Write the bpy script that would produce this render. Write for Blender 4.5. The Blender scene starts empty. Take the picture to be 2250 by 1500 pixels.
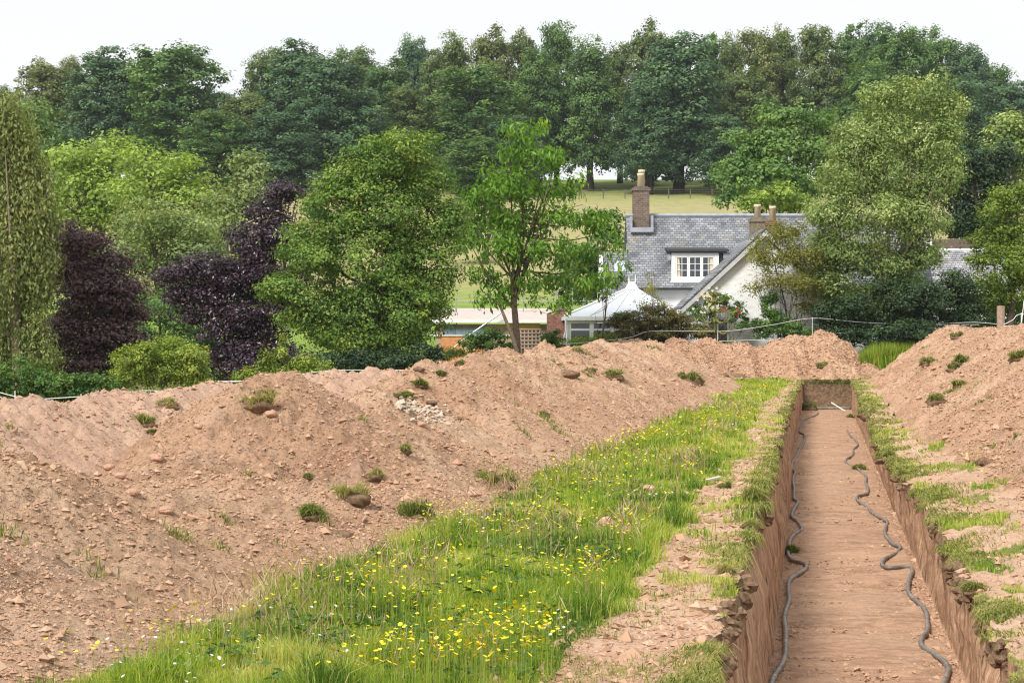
import bpy, math, random
import numpy as np
random.seed(7)
rng = np.random.default_rng(11)
R = math.radians
scene = bpy.context.scene
COL = scene.collection

# ---------------------------------------------------------------- camera, sky, sun
F = 4375.0                     # focal length in photo pixels (2250 wide)
HX, HY = 1125.0, 725.0         # principal column and horizon row in the photo
cam = bpy.data.cameras.new('camera')
cam.sensor_width = 36.0
cam.lens = F / 2250 * 36.0
cam.clip_end = 6000
camo = bpy.data.objects.new('camera', cam)
camo.rotation_euler = (R(90), 0, 0)
COL.objects.link(camo)
scene.camera = camo
cam.shift_y = (HY - 750) / 2250

world = bpy.data.worlds.new("World")
scene.world = world
world.use_nodes = True
wn, wl = world.node_tree.nodes, world.node_tree.links
wn.clear()
SUN_EL, SUN_AZ = R(44), R(-146)      # azimuth: behind the camera, over its left shoulder
sky = wn.new('ShaderNodeTexSky'); sky.sky_type = 'NISHITA'; sky.sun_disc = False
sky.sun_elevation = SUN_EL; sky.sun_rotation = SUN_AZ
tc = wn.new('ShaderNodeTexCoord')
nz = wn.new('ShaderNodeTexNoise'); nz.inputs['Scale'].default_value = 2.2; nz.inputs['Detail'].default_value = 5
mp = wn.new('ShaderNodeMapping'); mp.inputs['Scale'].default_value = (1, 1, 3.5)
cr = wn.new('ShaderNodeValToRGB')
cr.color_ramp.elements[0].position = .35; cr.color_ramp.elements[0].color = (9.0, 9.2, 9.35, 1)
cr.color_ramp.elements[1].position = .7; cr.color_ramp.elements[1].color = (9.55, 9.65, 9.7, 1)
mx = wn.new('ShaderNodeMixRGB'); mx.inputs[0].default_value = .95
bg = wn.new('ShaderNodeBackground'); bg.inputs[1].default_value = 0.1
wo = wn.new('ShaderNodeOutputWorld')
wl.new(tc.outputs['Generated'], mp.inputs[0]); wl.new(mp.outputs[0], nz.inputs['Vector'])
wl.new(nz.outputs[0], cr.inputs[0]); wl.new(sky.outputs[0], mx.inputs[1]); wl.new(cr.outputs[0], mx.inputs[2])
wl.new(mx.outputs[0], bg.inputs[0]); wl.new(bg.outputs[0], wo.inputs[0])

sl = bpy.data.lights.new('sun', 'SUN'); sl.energy = 3.8; sl.angle = R(16); sl.color = (1, .96, .89)
so = bpy.data.objects.new('sun', sl)
# direction towards the sun
sd = (math.cos(SUN_EL) * math.sin(SUN_AZ), math.cos(SUN_EL) * math.cos(SUN_AZ), math.sin(SUN_EL))
from mathutils import Vector
so.rotation_euler = Vector(sd).to_track_quat('Z', 'Y').to_euler()
COL.objects.link(so)

scene.view_settings.view_transform = 'Standard'
scene.view_settings.look = 'None'
scene.view_settings.exposure = 0.14
scene.view_settings.gamma = 1.0
scene.render.engine = 'CYCLES'
scene.cycles.max_bounces = 6
scene.cycles.diffuse_bounces = 3
scene.cycles.transmission_bounces = 4
scene.cycles.use_denoising = True
scene.cycles.filter_width = 1.2 if hasattr(scene.cycles, 'filter_width') else 1.5

# ---------------------------------------------------------------- helpers
def P(px, py, Y):
    return np.array([(px - HX) / F * Y, Y, (HY - py) / F * Y])

_perm = np.random.default_rng(5).permutation(256)
_perm = np.concatenate([_perm, _perm, _perm])
_ang = np.random.default_rng(6).uniform(0, 2 * np.pi, 256)
_gx, _gy = np.cos(_ang), np.sin(_ang)
def pn(x, y, seed=0):
    """gradient noise, roughly -0.7..0.7"""
    x = np.asarray(x, float) + seed * 17.31; y = np.asarray(y, float) + seed * 9.77
    x, y = np.broadcast_arrays(x, y)
    xi = np.floor(x).astype(int); yi = np.floor(y).astype(int)
    xf = x - xi; yf = y - yi
    xi &= 255; yi &= 255
    def g(ix, iy, dx, dy):
        h = _perm[_perm[ix] + iy]
        return _gx[h] * dx + _gy[h] * dy
    u = xf * xf * xf * (xf * (xf * 6 - 15) + 10); v = yf * yf * yf * (yf * (yf * 6 - 15) + 10)
    a = g(xi, yi, xf, yf); b = g((xi + 1) & 255, yi, xf - 1, yf)
    c = g(xi, (yi + 1) & 255, xf, yf - 1); d = g((xi + 1) & 255, (yi + 1) & 255, xf - 1, yf - 1)
    return (a + u * (b - a)) * (1 - v) + (c + u * (d - c)) * v
def fbm(x, y, seed=0, o=4):
    s = 0; a = 1
    for i in range(o):
        s = s + a * pn(x * 2 ** i, y * 2 ** i, seed + i * 3); a *= .5
    return s
def sm(x, a, b):
    t = np.clip((x - a) / (b - a), 0, 1)
    return t * t * (3 - 2 * t)

def mesh_np(name, V, quads=None, tris=None, mat=None, parent=None, attrs=None, smooth=False, mats=None, mat_idx=None):
    me = bpy.data.meshes.new(name)
    V = np.asarray(V, np.float32)
    nq = 0 if quads is None else len(quads); nt = 0 if tris is None else len(tris)
    me.vertices.add(len(V)); me.vertices.foreach_set('co', V.ravel())
    idx = []
    if nq: idx.append(np.asarray(quads, np.int32).ravel())
    if nt: idx.append(np.asarray(tris, np.int32).ravel())
    idx = np.concatenate(idx)
    me.loops.add(len(idx)); me.loops.foreach_set('vertex_index', idx)
    me.polygons.add(nq + nt)
    ls = np.concatenate([np.arange(nq) * 4, nq * 4 + np.arange(nt) * 3]).astype(np.int32)
    me.polygons.foreach_set('loop_start', ls)
    me.polygons.foreach_set('loop_total', np.concatenate([np.full(nq, 4), np.full(nt, 3)]).astype(np.int32))
    me.polygons.foreach_set('use_smooth', np.full(nq + nt, smooth))
    if mats:
        for m in mats: me.materials.append(m)
        if mat_idx is not None: me.polygons.foreach_set('material_index', np.asarray(mat_idx, np.int32))
    elif mat: me.materials.append(mat)
    for k, v in (attrs or {}).items():
        at = me.attributes.new(k, 'FLOAT', 'POINT'); at.data.foreach_set('value', np.asarray(v, np.float32))
    me.update(calc_edges=True)
    o = bpy.data.objects.new(name, me); COL.objects.link(o)
    if parent is not None: o.parent = parent
    return o

def tag(o, label=None, cat=None, group=None, kind=None):
    if label: o['label'] = label
    if cat: o['category'] = cat
    if group: o['group'] = group
    if kind: o['kind'] = kind
    return o
def empty(name, loc, label, cat, group=None):
    o = bpy.data.objects.new(name, None); COL.objects.link(o); o.location = tuple(float(v) for v in loc)
    o.empty_display_size = .2
    return tag(o, label, cat, group)

class MB:
    """collects solid shapes (given in world coordinates) for one mesh"""
    def __init__(s): s.v = []; s.f = []
    def add(s, vs, fs):
        n = len(s.v); s.v += [tuple(map(float, v)) for v in vs]; s.f += [tuple(i + n for i in f) for f in fs]
        return s
    def box(s, a, b):
        (x0, y0, z0), (x1, y1, z1) = a, b
        return s.add([(x0, y0, z0), (x1, y0, z0), (x1, y1, z0), (x0, y1, z0), (x0, y0, z1), (x1, y0, z1), (x1, y1, z1), (x0, y1, z1)],
                     [(0, 3, 2, 1), (4, 5, 6, 7), (0, 1, 5, 4), (1, 2, 6, 5), (2, 3, 7, 6), (3, 0, 4, 7)])
    def prism(s, poly, d):
        """poly: 3-D outline, extruded by vector d"""
        n = len(poly); p = [np.array(q, float) for q in poly]; d = np.array(d, float)
        return s.add(p + [q + d for q in p], [tuple(range(n))[::-1], tuple(range(n, 2 * n))] + [(i, (i + 1) % n, (i + 1) % n + n, i + n) for i in range(n)])
    def tube(s, pts, rad, n=8, cap=True):
        pts = [Vector(tuple(map(float, p))) for p in pts]
        if not hasattr(rad, '__len__'): rad = [rad] * len(pts)
        vs, fs = [], []
        prev = None
        for i, p in enumerate(pts):
            t = (pts[min(i + 1, len(pts) - 1)] - pts[max(i - 1, 0)])
            if t.length < 1e-9: t = Vector((0, 0, 1))
            t.normalize()
            if prev is None:
                up = Vector((0, 0, 1)) if abs(t.z) < .9 else Vector((1, 0, 0))
                a = t.cross(up).normalized()
            else:
                a = (prev - t * prev.dot(t)).normalized()
            prev = a; b = t.cross(a)
            for k in range(n):
                q = 2 * math.pi * k / n
                vs.append(p + (a * math.cos(q) + b * math.sin(q)) * rad[i])
        for i in range(len(pts) - 1):
            for k in range(n):
                fs.append((i * n + k, i * n + (k + 1) % n, (i + 1) * n + (k + 1) % n, (i + 1) * n + k))
        if cap:
            fs.append(tuple(range(n))[::-1]); fs.append(tuple(range((len(pts) - 1) * n, len(pts) * n)))
        return s.add(vs, fs)
    def build(s, name, mat, parent=None, smooth=False):
        me = bpy.data.meshes.new(name)
        v = np.array(s.v)
        if parent is not None:
            off = np.zeros(3); q = parent
            while q is not None: off += np.array(q.location); q = q.parent
            v = v - off
        me.from_pydata([tuple(x) for x in v], [], s.f); me.materials.append(mat)
        if smooth: me.polygons.foreach_set('use_smooth', [True] * len(me.polygons))
        me.update()
        o = bpy.data.objects.new(name, me); COL.objects.link(o)
        if parent is not None: o.parent = parent
        return o

def grid_quads(nr, nc):
    i = np.arange(nr - 1)[:, None] * nc + np.arange(nc - 1)[None, :]
    return np.stack([i, i + 1, i + nc + 1, i + nc], -1).reshape(-1, 4)

# ---------------------------------------------------------------- materials
def mat_base(name, rough=.9, spec=.2):
    m = bpy.data.materials.new(name); m.use_nodes = True
    nt = m.node_tree; b = nt.nodes['Principled BSDF']
    b.inputs['Roughness'].default_value = rough
    b.inputs['Specular IOR Level'].default_value = spec
    return m, nt, b
def lin(r, g, b): return (r, g, b, 1)
def ramp(nt, stops, fac):
    c = nt.nodes.new('ShaderNodeValToRGB')
    while len(c.color_ramp.elements) < len(stops): c.color_ramp.elements.new(.5)
    for e, (p, col) in zip(c.color_ramp.elements, stops): e.position = p; e.color = lin(*col)
    nt.links.new(fac, c.inputs[0]); return c.outputs[0]
def noise(nt, scale, detail=4, vec=None, rough=.55, sc=None, coord='Object', dist=0):
    n = nt.nodes.new('ShaderNodeTexNoise'); n.inputs['Scale'].default_value = scale
    n.inputs['Detail'].default_value = detail; n.inputs['Roughness'].default_value = rough
    n.inputs['Distortion'].default_value = dist
    t = nt.nodes.new('ShaderNodeTexCoord'); v = t.outputs[coord]
    if sc or vec:
        m = nt.nodes.new('ShaderNodeMapping'); m.inputs['Scale'].default_value = sc or (1, 1, 1)
        if vec: m.inputs['Rotation'].default_value = vec
        nt.links.new(v, m.inputs[0]); v = m.outputs[0]
    nt.links.new(v, n.inputs['Vector']); return n.outputs[0]
def mixc(nt, a, b, fac, mode='MIX'):
    m = nt.nodes.new('ShaderNodeMixRGB'); m.blend_type = mode
    for s, v in ((m.inputs[0], fac), (m.inputs[1], a), (m.inputs[2], b)):
        if isinstance(v, (int, float)): s.default_value = v
        elif isinstance(v, tuple): s.default_value = lin(*v)
        else: nt.links.new(v, s)
    return m.outputs[0]
def bump(nt, b, h, strength, dist=.02, prev=None):
    n = nt.nodes.new('ShaderNodeBump'); n.inputs['Strength'].default_value = strength; n.inputs['Distance'].default_value = dist
    nt.links.new(h, n.inputs['Height'])
    if prev: nt.links.new(prev, n.inputs['Normal'])
    nt.links.new(n.outputs[0], b.inputs['Normal']); return n.outputs[0]
def attr(nt, name):
    a = nt.nodes.new('ShaderNodeAttribute'); a.attribute_name = name; return a.outputs['Fac']

def simple(name, col, rough=.8, spec=.3, var=.12, scale=6, bumps=.0):
    m, nt, b = mat_base(name, rough, spec)
    n = noise(nt, scale, 5)
    c = ramp(nt, [(.3, tuple(v * (1 - var) for v in col)), (.7, tuple(min(1, v * (1 + var)) for v in col))], n)
    nt.links.new(c, b.inputs['Base Color'])
    if bumps: bump(nt, b, noise(nt, scale * 6, 4), bumps, .01)
    return m

CLOD = simple('dark_topsoil', (.21, .135, .085), .95, .1, .45, 25, .8)
def soil_color(nt, dark=1.0):
    big = noise(nt, .55, 4)
    c = ramp(nt, [(.3, (.44, .262, .170)), (.5, (.55, .350, .230)), (.68, (.61, .425, .290))], big)
    mid = noise(nt, 2.6, 5, rough=.65)
    c = mixc(nt, c, (.34, .205, .125), ramp(nt, [(.5, (0, 0, 0)), (.7, (.8, .8, .8))], mid))
    pale = noise(nt, 1.3, 5, rough=.6, sc=(1, 1, 1.4))
    c = mixc(nt, c, (.63, .44, .33), ramp(nt, [(.56, (0, 0, 0)), (.7, (.55, .55, .55))], pale))
    band = noise(nt, .9, 5, rough=.6, sc=(1, .45, 1.6), dist=.6)
    c = mixc(nt, c, (.27, .165, .105), ramp(nt, [(.58, (0, 0, 0)), (.70, (.5, .5, .5))], band))
    fine = noise(nt, 26, 5, rough=.7)
    c = mixc(nt, c, ramp(nt, [(.32, (.42, .39, .37)), (.46, (.95, .95, .95)), (.72, (1.2, 1.17, 1.14))], fine), 1.0, 'MULTIPLY')
    return c
def make_soil(name='soil', pale=None):
    m, nt, b = mat_base(name, .95, .1)
    c = soil_color(nt)
    if pale: c = mixc(nt, c, pale, .5)
    nt.links.new(c, b.inputs['Base Color'])
    p = bump(nt, b, noise(nt, 17, 7, rough=.75, dist=.3), 1.0, .045)
    bump(nt, b, noise(nt, 75, 4, rough=.7), .8, .010, p)
    return m
SOIL = make_soil(); PALE_SOIL = make_soil('pale_soil', (.62, .43, .33))

def make_ground():
    m, nt, b = mat_base('ground', .95, .1)
    s = soil_color(nt)
    s = mixc(nt, s, (.62, .45, .35), .25)
    g = ramp(nt, [(.3, (.07, .10, .022)), (.5, (.13, .18, .035)), (.7, (.24, .27, .07))], noise(nt, 5, 6, rough=.7))
    dry = ramp(nt, [(.35, (.20, .15, .07)), (.65, (.33, .30, .13))], noise(nt, 14, 5, rough=.7))
    g2 = mixc(nt, g, dry, ramp(nt, [(.42, (0, 0, 0)), (.62, (.8, .8, .8))], noise(nt, 1.7, 4)))
    a = attr(nt, 'grass')
    mth = nt.nodes.new('ShaderNodeMath'); mth.operation = 'ADD'
    n2 = noise(nt, 9, 6, rough=.75)
    m2 = nt.nodes.new('ShaderNodeMath'); m2.operation = 'MULTIPLY_ADD'; m2.inputs[1].default_value = 1.3; m2.inputs[2].default_value = -.65
    nt.links.new(n2, m2.inputs[0]); nt.links.new(a, mth.inputs[0]); nt.links.new(m2.outputs[0], mth.inputs[1])
    f = ramp(nt, [(.35, (0, 0, 0)), (.6, (1, 1, 1))], mth.outputs[0])
    nt.links.new(mixc(nt, s, g2, f), b.inputs['Base Color'])
    p = bump(nt, b, noise(nt, 16, 6, rough=.7), .8, .04)
    bump(nt, b, noise(nt, 80, 4, rough=.7), .6, .01, p)
    return m
GROUND = make_ground()

def make_trench():
    m, nt, b = mat_base('trench_soil', .95, .1)
    c = soil_color(nt)
    c = mixc(nt, c, (.40, .245, .16), .5)
    st = noise(nt, 1.0, 6, rough=.7, sc=(2.0, 12, 1.1), dist=.6)            # bucket tooth streaks on the walls
    w = attr(nt, 'wall')
    ws = mixc(nt, c, ramp(nt, [(.36, (.15, .085, .05)), (.45, (.42, .26, .165)), (.64, (.62, .42, .285))], st), .85)
    st2 = noise(nt, 1.0, 5, rough=.7, sc=(6.0, 45, 2.0), dist=.3)
    ws = mixc(nt, ws, ramp(nt, [(.4, (.6, .56, .52)), (.6, (1.15, 1.12, 1.1))], st2), .7, 'MULTIPLY')
    fl = noise(nt, 1.0, 5, rough=.65, sc=(1.6, 5, 1), dist=1.6)               # scrape marks across the floor
    fc = mixc(nt, c, ramp(nt, [(.36, (.24, .14, .088)), (.58, (.52, .335, .225))], fl), .55)
    c2 = mixc(nt, fc, ws, w)
    top = attr(nt, 'topsoil_and_dark_end')  # topsoil band along the side walls, plus the darker end wall
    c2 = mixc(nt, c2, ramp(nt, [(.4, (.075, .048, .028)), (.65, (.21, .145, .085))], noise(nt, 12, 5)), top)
    nt.links.new(c2, b.inputs['Base Color'])
    p = bump(nt, b, st, .5, .06)
    bump(nt, b, noise(nt, 45, 5, rough=.7), .7, .012, p)
    return m
TRENCH = make_trench()

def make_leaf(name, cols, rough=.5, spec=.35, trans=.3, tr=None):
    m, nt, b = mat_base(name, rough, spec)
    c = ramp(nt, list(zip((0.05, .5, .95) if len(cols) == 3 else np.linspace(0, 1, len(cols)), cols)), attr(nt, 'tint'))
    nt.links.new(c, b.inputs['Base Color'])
    t = nt.nodes.new('ShaderNodeBsdfTranslucent')
    hs = nt.nodes.new('ShaderNodeMixRGB'); hs.blend_type = 'MULTIPLY'; hs.inputs[0].default_value = 1
    hs.inputs[2].default_value = lin(*(tr or (1.5, 1.5, .6))); nt.links.new(c, hs.inputs[1])
    nt.links.new(hs.outputs[0], t.inputs[0])
    mx = nt.nodes.new('ShaderNodeMixShader'); mx.inputs[0].default_value = trans
    nt.links.new(b.outputs[0], mx.inputs[1]); nt.links.new(t.outputs[0], mx.inputs[2])
    nt.links.new(mx.outputs[0], nt.nodes['Material Output'].inputs['Surface'])
    return m
LEAF = {
 'A': make_leaf('leaf_bluegreen', [(.035, .08, .042), (.085, .165, .075), (.16, .26, .105)], trans=.2),
 'B': make_leaf('leaf_olive', [(.05, .085, .028), (.13, .185, .055), (.25, .31, .09)], trans=.25),
 'C': make_leaf('leaf_green', [(.035, .085, .03), (.10, .19, .05), (.20, .32, .08)], trans=.25),
 'D': make_leaf('leaf_ochre', [(.07, .10, .035), (.16, .20, .06), (.27, .29, .09)], trans=.25),
 'bright': make_leaf('leaf_bright', [(0.120, 0.180, 0.036), (0.276, 0.396, 0.072), (0.480, 0.576, 0.144)], trans=.3),
 'greygreen': make_leaf('leaf_greygreen', [(0.103, 0.149, 0.052), (0.230, 0.299, 0.109), (0.391, 0.437, 0.184)], trans=.3),
 'weeping': make_leaf('leaf_weeping', [(0.096, 0.132, 0.036), (0.204, 0.252, 0.078), (0.348, 0.372, 0.132)], trans=.3),
 'maple': make_leaf('leaf_maple', [(.04, .10, .018), (.14, .25, .04), (.34, .43, .09)], trans=.3),
 'cherry': make_leaf('leaf_cherry', [(.05, .12, .012), (.13, .27, .025), (.28, .43, .05)], trans=.35),
 'birch': make_leaf('leaf_birch', [(0.096, 0.156, 0.042), (0.228, 0.312, 0.096), (0.504, 0.576, 0.228)], trans=.3),
 'dark': make_leaf('leaf_dark', [(.012, .03, .014), (.03, .065, .024), (.07, .12, .035)], trans=.15),
 'shrub': make_leaf('leaf_shrub', [(.03, .075, .015), (.08, .17, .03), (.18, .29, .06)], trans=.25),
 'lime': make_leaf('leaf_lime', [(.10, .16, .02), (.22, .31, .045), (.42, .46, .09)], trans=.3),
 'purple': make_leaf('leaf_purple', [(0.017, 0.008, 0.014), (0.041, 0.020, 0.034), (0.102, 0.060, 0.082)], rough=.35, spec=.6, trans=.08, tr=(1.3, .6, .8)),
 'plum': make_leaf('leaf_plum', [(0.041, 0.019, 0.022), (0.101, 0.054, 0.054), (0.203, 0.135, 0.128)], rough=.4, spec=.5, trans=.1, tr=(1.3, .7, .8)),
 'hedge': make_leaf('leaf_hedge', [(.06, .06, .022), (.14, .13, .04), (.26, .22, .07)], trans=.2),
 'sapling': make_leaf('leaf_sapling', [(.14, .15, .03), (.26, .27, .06), (.42, .40, .11)], trans=.35),
}
GRASS = make_leaf('grass_blades', [(.07, .15, .02), (.22, .33, .035), (.42, .48, .07), (.56, .50, .24)], rough=.6, spec=.2, trans=.35)
TURF = make_leaf('turf_blades', [(.06, .10, .016), (.17, .21, .045), (.34, .33, .11), (.46, .37, .19)], rough=.7, spec=.15, trans=.25)
SEED = make_leaf('seed_heads', [(.28, .17, .10), (.42, .27, .17), (.55, .42, .28)], rough=.8, spec=.1, trans=.2, tr=(1, 1, 1))
YELLOW = make_leaf('buttercup_yellow', [(.80, .62, .012), (.86, .72, .02), (.90, .80, .05)], rough=.5, spec=.3, trans=.12, tr=(1, 1, 1))
WHITEP = make_leaf('petal_white', [(.7, .7, .62), (.8, .8, .75), (.85, .85, .8)], trans=.2, tr=(1, 1, 1))
CREAM = make_leaf('petal_cream', [(.72, .58, .30), (.8, .7, .42), (.85, .8, .6)], trans=.2, tr=(1, 1, 1))
RED = make_leaf('petal_red', [(.35, .03, .03), (.5, .06, .05), (.55, .13, .11)], trans=.2, tr=(1, 1, 1))
BARK = simple('bark', (.11, .085, .062), .9, .1, .4, 9, .6)
BARKD = simple('bark_dark', (.045, .038, .032), .9, .1, .4, 7, .6)
BARKL = simple('bark_pale', (.24, .20, .15), .9, .1, .35, 12, .6)

# ---------------------------------------------------------------- terrain functions; c is the distance across from the trench line
K = 0.1536                     # the trench runs towards x = K*Y
TF = -2.93                     # trench floor
YE = 73.7                      # far end wall of the trench
def zleft(Y): return np.interp(Y, [5, 10, 20, 40, 74, 80], [-1.62, -1.62, -1.66, -1.75, -1.85, -1.85])
def zright(Y): return np.interp(Y, [5, 17, 26, 45, 74, 80], [-2.30, -2.22, -2.05, -1.95, -1.85, -1.85])
def lipL(Y):
    return np.interp(Y, [8, 15, 27, 43, 57, 74], [-.50, -.58, -.61, -.69, -.70, -.63]) + .10 * pn(Y * .9, 3.3, 1) + .11 * pn(Y * 2.7, 8.3, 2) + .07 * pn(Y * 8, 1.3, 3) + .02 * pn(Y * 25, 1.3, 4)
def lipR(Y):
    return np.interp(Y, [8, 24, 29, 34, 45, 74], [1.28, 1.28, 1.14, 1.04, 1.18, 1.28]) + .08 * pn(Y * .8, 5.3, 5) + .16 * pn(Y * 2.4, 2.3, 6) + .09 * pn(Y * 7, 1.8, 7) + .02 * pn(Y * 25, 1.8, 8)
def hill(x, Y):
    z = np.interp(Y, [74, 80, 88, 98, 150, 240, 255, 275, 284, 330, 450, 900, 5000], [-1.85, -1.75, -1.4, .9, 6.6, 15.9, 18.0, 20.7, 21.4, 18, 9, 2, 2])
    return z + np.where(Y > 98, .5 * pn(x * .02, Y * .02, 3), 0)
def ground(x, Y):
    c = x - K * Y
    zl = zleft(Y) - .05 * np.clip(-c - 6, 0, 14) + .02 * fbm(x * .9, Y * .9, 21, 3) + .012 * fbm(x * 5, Y * 5, 22, 3)
    zl = zl - .05 * (1 - sm(np.abs(c - lipL(Y)), 0, .25)) * 0
    zr = zright(Y) + .16 * np.clip(c - 1.1, 0, 1.6) * np.clip((50 - Y) / 30, 0, 1) + .09 * fbm(x * 1.2, Y * 1.0, 23, 4) + .05 * np.abs(pn(x * 5, Y * 5, 24)) + .03 * pn(x * 13, Y * 13, 26)
    z = np.where(c < .4, zl, zr)
    # bare strip beside the trench is trodden and lumpy
    strip = (1 - sm(np.abs(c + .95), .35, .7)) * (c < .4)
    z = z + strip * (.03 * fbm(x * 3, Y * 2.2, 25, 4) - .015)
    return np.where(Y > 74, hill(x, Y), z)

FY = [8, 10, 17.5, 34.6, 45, 50, 60, 68, 72, 78]; FC = [-3.42, -3.38, -3.15, -2.95, -2.65, -2.9, -3.7, -4.8, -5.4, -6]
def creases(u, at, w, d):
    z = 0 * u
    for a_, k_ in at: z = z - d * k_ * np.exp(-np.abs(u - a_) / (w * (a_ / 18) ** .5 if a_ > 15 else w))
    return z
def main_row(x, Y, fine=True):
    c = x - K * Y
    cc = -5.7 + .18 * pn(Y * .25, .5, 31)
    zc = np.interp(Y, [7, 11, 13.5, 15.6, 17.4, 19.2, 20.4, 21.6, 23.5, 25, 27, 30, 35, 39, 46, 54, 62, 67, 72, 78],
                   [-.95, -1.0, -1.2, -1.25, -1.2, -1.02, -.92, -.88, -.92, -.88, -.68, -.60, -.52, -.46, -.43, -.40, -.42, -.5, -.75, -1.2])
    zg = zleft(Y)
    fc = np.interp(Y, FY, FC) + .12 * pn(Y * .5, .7, 33) + .06 * pn(Y * 2, .7, 34)
    t = (c - cc) / (fc - cc)
    H = zc - zg
    rt = np.sqrt(t * t + .004) - .063
    zr = zg + H * (1 - rt) + .10 * H * np.sin(np.clip(t, 0, 1) * np.pi)
    zl = zc - .62 * (np.sqrt((c - cc) ** 2 + .04) - .2)
    z = np.where(c > cc, zr, zl)
    for Yk, zk in ((12.5, -.74), (20.5, -.40), (23.6, -.72), (27.2, -.42), (31, -.37), (35.6, -.32), (40.6, -.28), (46, -.26), (51.5, -.25), (57, -.27), (62, -.33)):
        ck = -5.5 + .5 * math.sin(Yk * 5.1) * .5
        sl_ = .50 if Yk > 13 else .45
        z = np.maximum(z, zk - sl_ * (np.sqrt((c - ck) ** 2 * np.where(c < ck, 1.6, 1) + ((Y - Yk) * (.85 if Yk < 24 else .6)) ** 2 + .006) - .077))
    env = np.clip(1.15 - np.abs(t), 0, 1) ** .5
    # folds left by each bucket load run down the face
    face = np.clip(np.abs(t) * 2.2, .12, 1)
    z = z + env * face * (.30 * pn(Y * .45 + c * .30, c * .18, 35) + .20 * pn(Y * 1.1 + c * .6, c * .35, 36) + .10 * np.abs(pn(Y * 2.4 + c * 1.0, c * .6, 38)))
    yy = Y - .45 * (c - cc) + .5 * pn(Y * .8, c * .8, 39)
    z = z + env * np.clip(np.abs(t) * 3, .35, 1) * creases(yy, ((11.4, .8), (14.6, 1.2), (17.9, 1.0), (22.6, 1.3), (27.6, .9), (32.6, 1.1), (39, 1.2), (47.5, 1.1), (57, 1.2)), .45, .20)
    if fine: z = z + env * lumps(x, Y, 37)
    return z
def lumps(x, Y, s):
    # rounded clods with dark creases between them, in several sizes; patchy
    pat = .45 + .9 * np.clip(fbm(x * .45, Y * .45, s + 9, 3) + .35, 0, 1)
    z = .22 * (np.abs(pn(x * 1.4, Y * 1.4, s)) - .2) + .12 * (np.abs(pn(x * 2.6, Y * 2.6, s + 6)) - .2)
    z = z + .15 * pat * (np.abs(pn(x * 4.2, Y * 4.2, s + 1)) - .2)
    z = z + .105 * pat * (np.abs(pn(x * 9.5, Y * 9.5, s + 2)) - .2)
    z = z + .045 * pat * (np.abs(pn(x * 19, Y * 19, s + 3)) - .2)
    z = z + .018 * pn(x * 36, Y * 36, s + 4) * pat
    return z
def second_row(x, Y, fine=True):
    c = x - K * Y
    cc = -11.2 + .2 * pn(Y * .3, .5, 41)
    zc = -1.04 + .10 * pn(Y * .55, 1.5, 42) + .09 * np.abs(pn(Y * 1.1, 1.5, 43)) - np.clip(Y - 50, 0, 20) * .12
    sl = np.where(c > cc, .38, .6)
    z = zc - sl * (np.sqrt((c - cc) ** 2 + .03) - .17)
    z = z + np.clip(np.abs(c - cc) * 1.3, .2, 1) * .34 * pn(Y * .6 + c * .2, c * .25, 45) + .10 * pn(Y * 1.5 + c * .4, c * .5, 46)
    if fine: z = z + lumps(x, Y, 47)
    return np.maximum(z, ground(x, Y) - .4)
BX = [(1330, 770), (1350, 752), (1400, 745), (1440, 757), (1480, 742), (1530, 748), (1570, 744), (1600, 757), (1640, 750), (1662, 766), (1700, 750), (1730, 742), (1762, 738), (1800, 731), (1830, 735), (1860, 752), (1890, 783), (1925, 806), (1960, 835)]
def back_mound(x, Y, fine=True):
    Yc = 77.6 + .3 * pn(x * .4, .5, 51)
    zc = np.interp(x, [(p - HX) / F * 77.6 for p, _ in BX], [(HY - q) / F * 77.6 for _, q in BX])
    d = Y - Yc
    z = zc - np.where(d < 0, .50, .6) * (np.sqrt(d * d + .05) - .22)
    z = z + .40 * pn(x * .9, Y * .7, 52) * np.clip(np.abs(d), 0, 1) + .2 * pn(x * 2, Y * 1.5, 53)
    z = z + np.clip(np.abs(d) * 1.5, .3, 1) * creases(x + .3 * pn(x, Y, 59), ((5.6, .9), (7.9, 1.0), (9.9, 1.0), (11.3, .8)), .35, .30)
    if fine: z = z + 1.2 * lumps(x, Y, 57)
    return z
def right_row(x, Y, fine=True):
    c = x - K * Y
    Yc = np.minimum(Y, 73.5)
    cc = np.interp(Yc, [10, 40, 74], [5.4, 5.2, 4.9]) + .2 * pn(Y * .3, .5, 61)
    zc = np.interp(Yc, [10, 40, 50, 56, 64, 74], [.1, .05, .03, -.02, .0, .12]) + .10 * pn(Y * .6, 3.5, 62)
    d = np.hypot(c - cc, np.clip(Y - 73.5, 0, 50))
    fc = np.interp(Yc, [10, 26, 31, 68, 74], [2.4, 2.2, 2.0, 2.15, 2.1]) + .2 * pn(Y * .5, 9.5, 63)
    zg = zright(Y)
    sr = (zc - zg) / (cc - fc)
    z = zc - np.where(c < cc, sr, .7) * (np.sqrt(d * d + .12) - .34)
    z = z + .34 * pn(Y * .5 - c * .25, c * .25, 65) * np.clip(d, 0, 1) + .17 * pn(Y * 1.4 - c * .5, c * .5, 66)
    z = z + np.clip(d * 1.2, .25, 1) * creases(Y + .6 * (c - cc) + .5 * pn(Y * .7, c * .8, 69), ((23, 1), (29, .9), (36, 1.1), (44, 1), (53, 1.1), (62, .9)), .5, .24)
    if fine: z = z + lumps(x, Y, 67)
    return z
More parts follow.
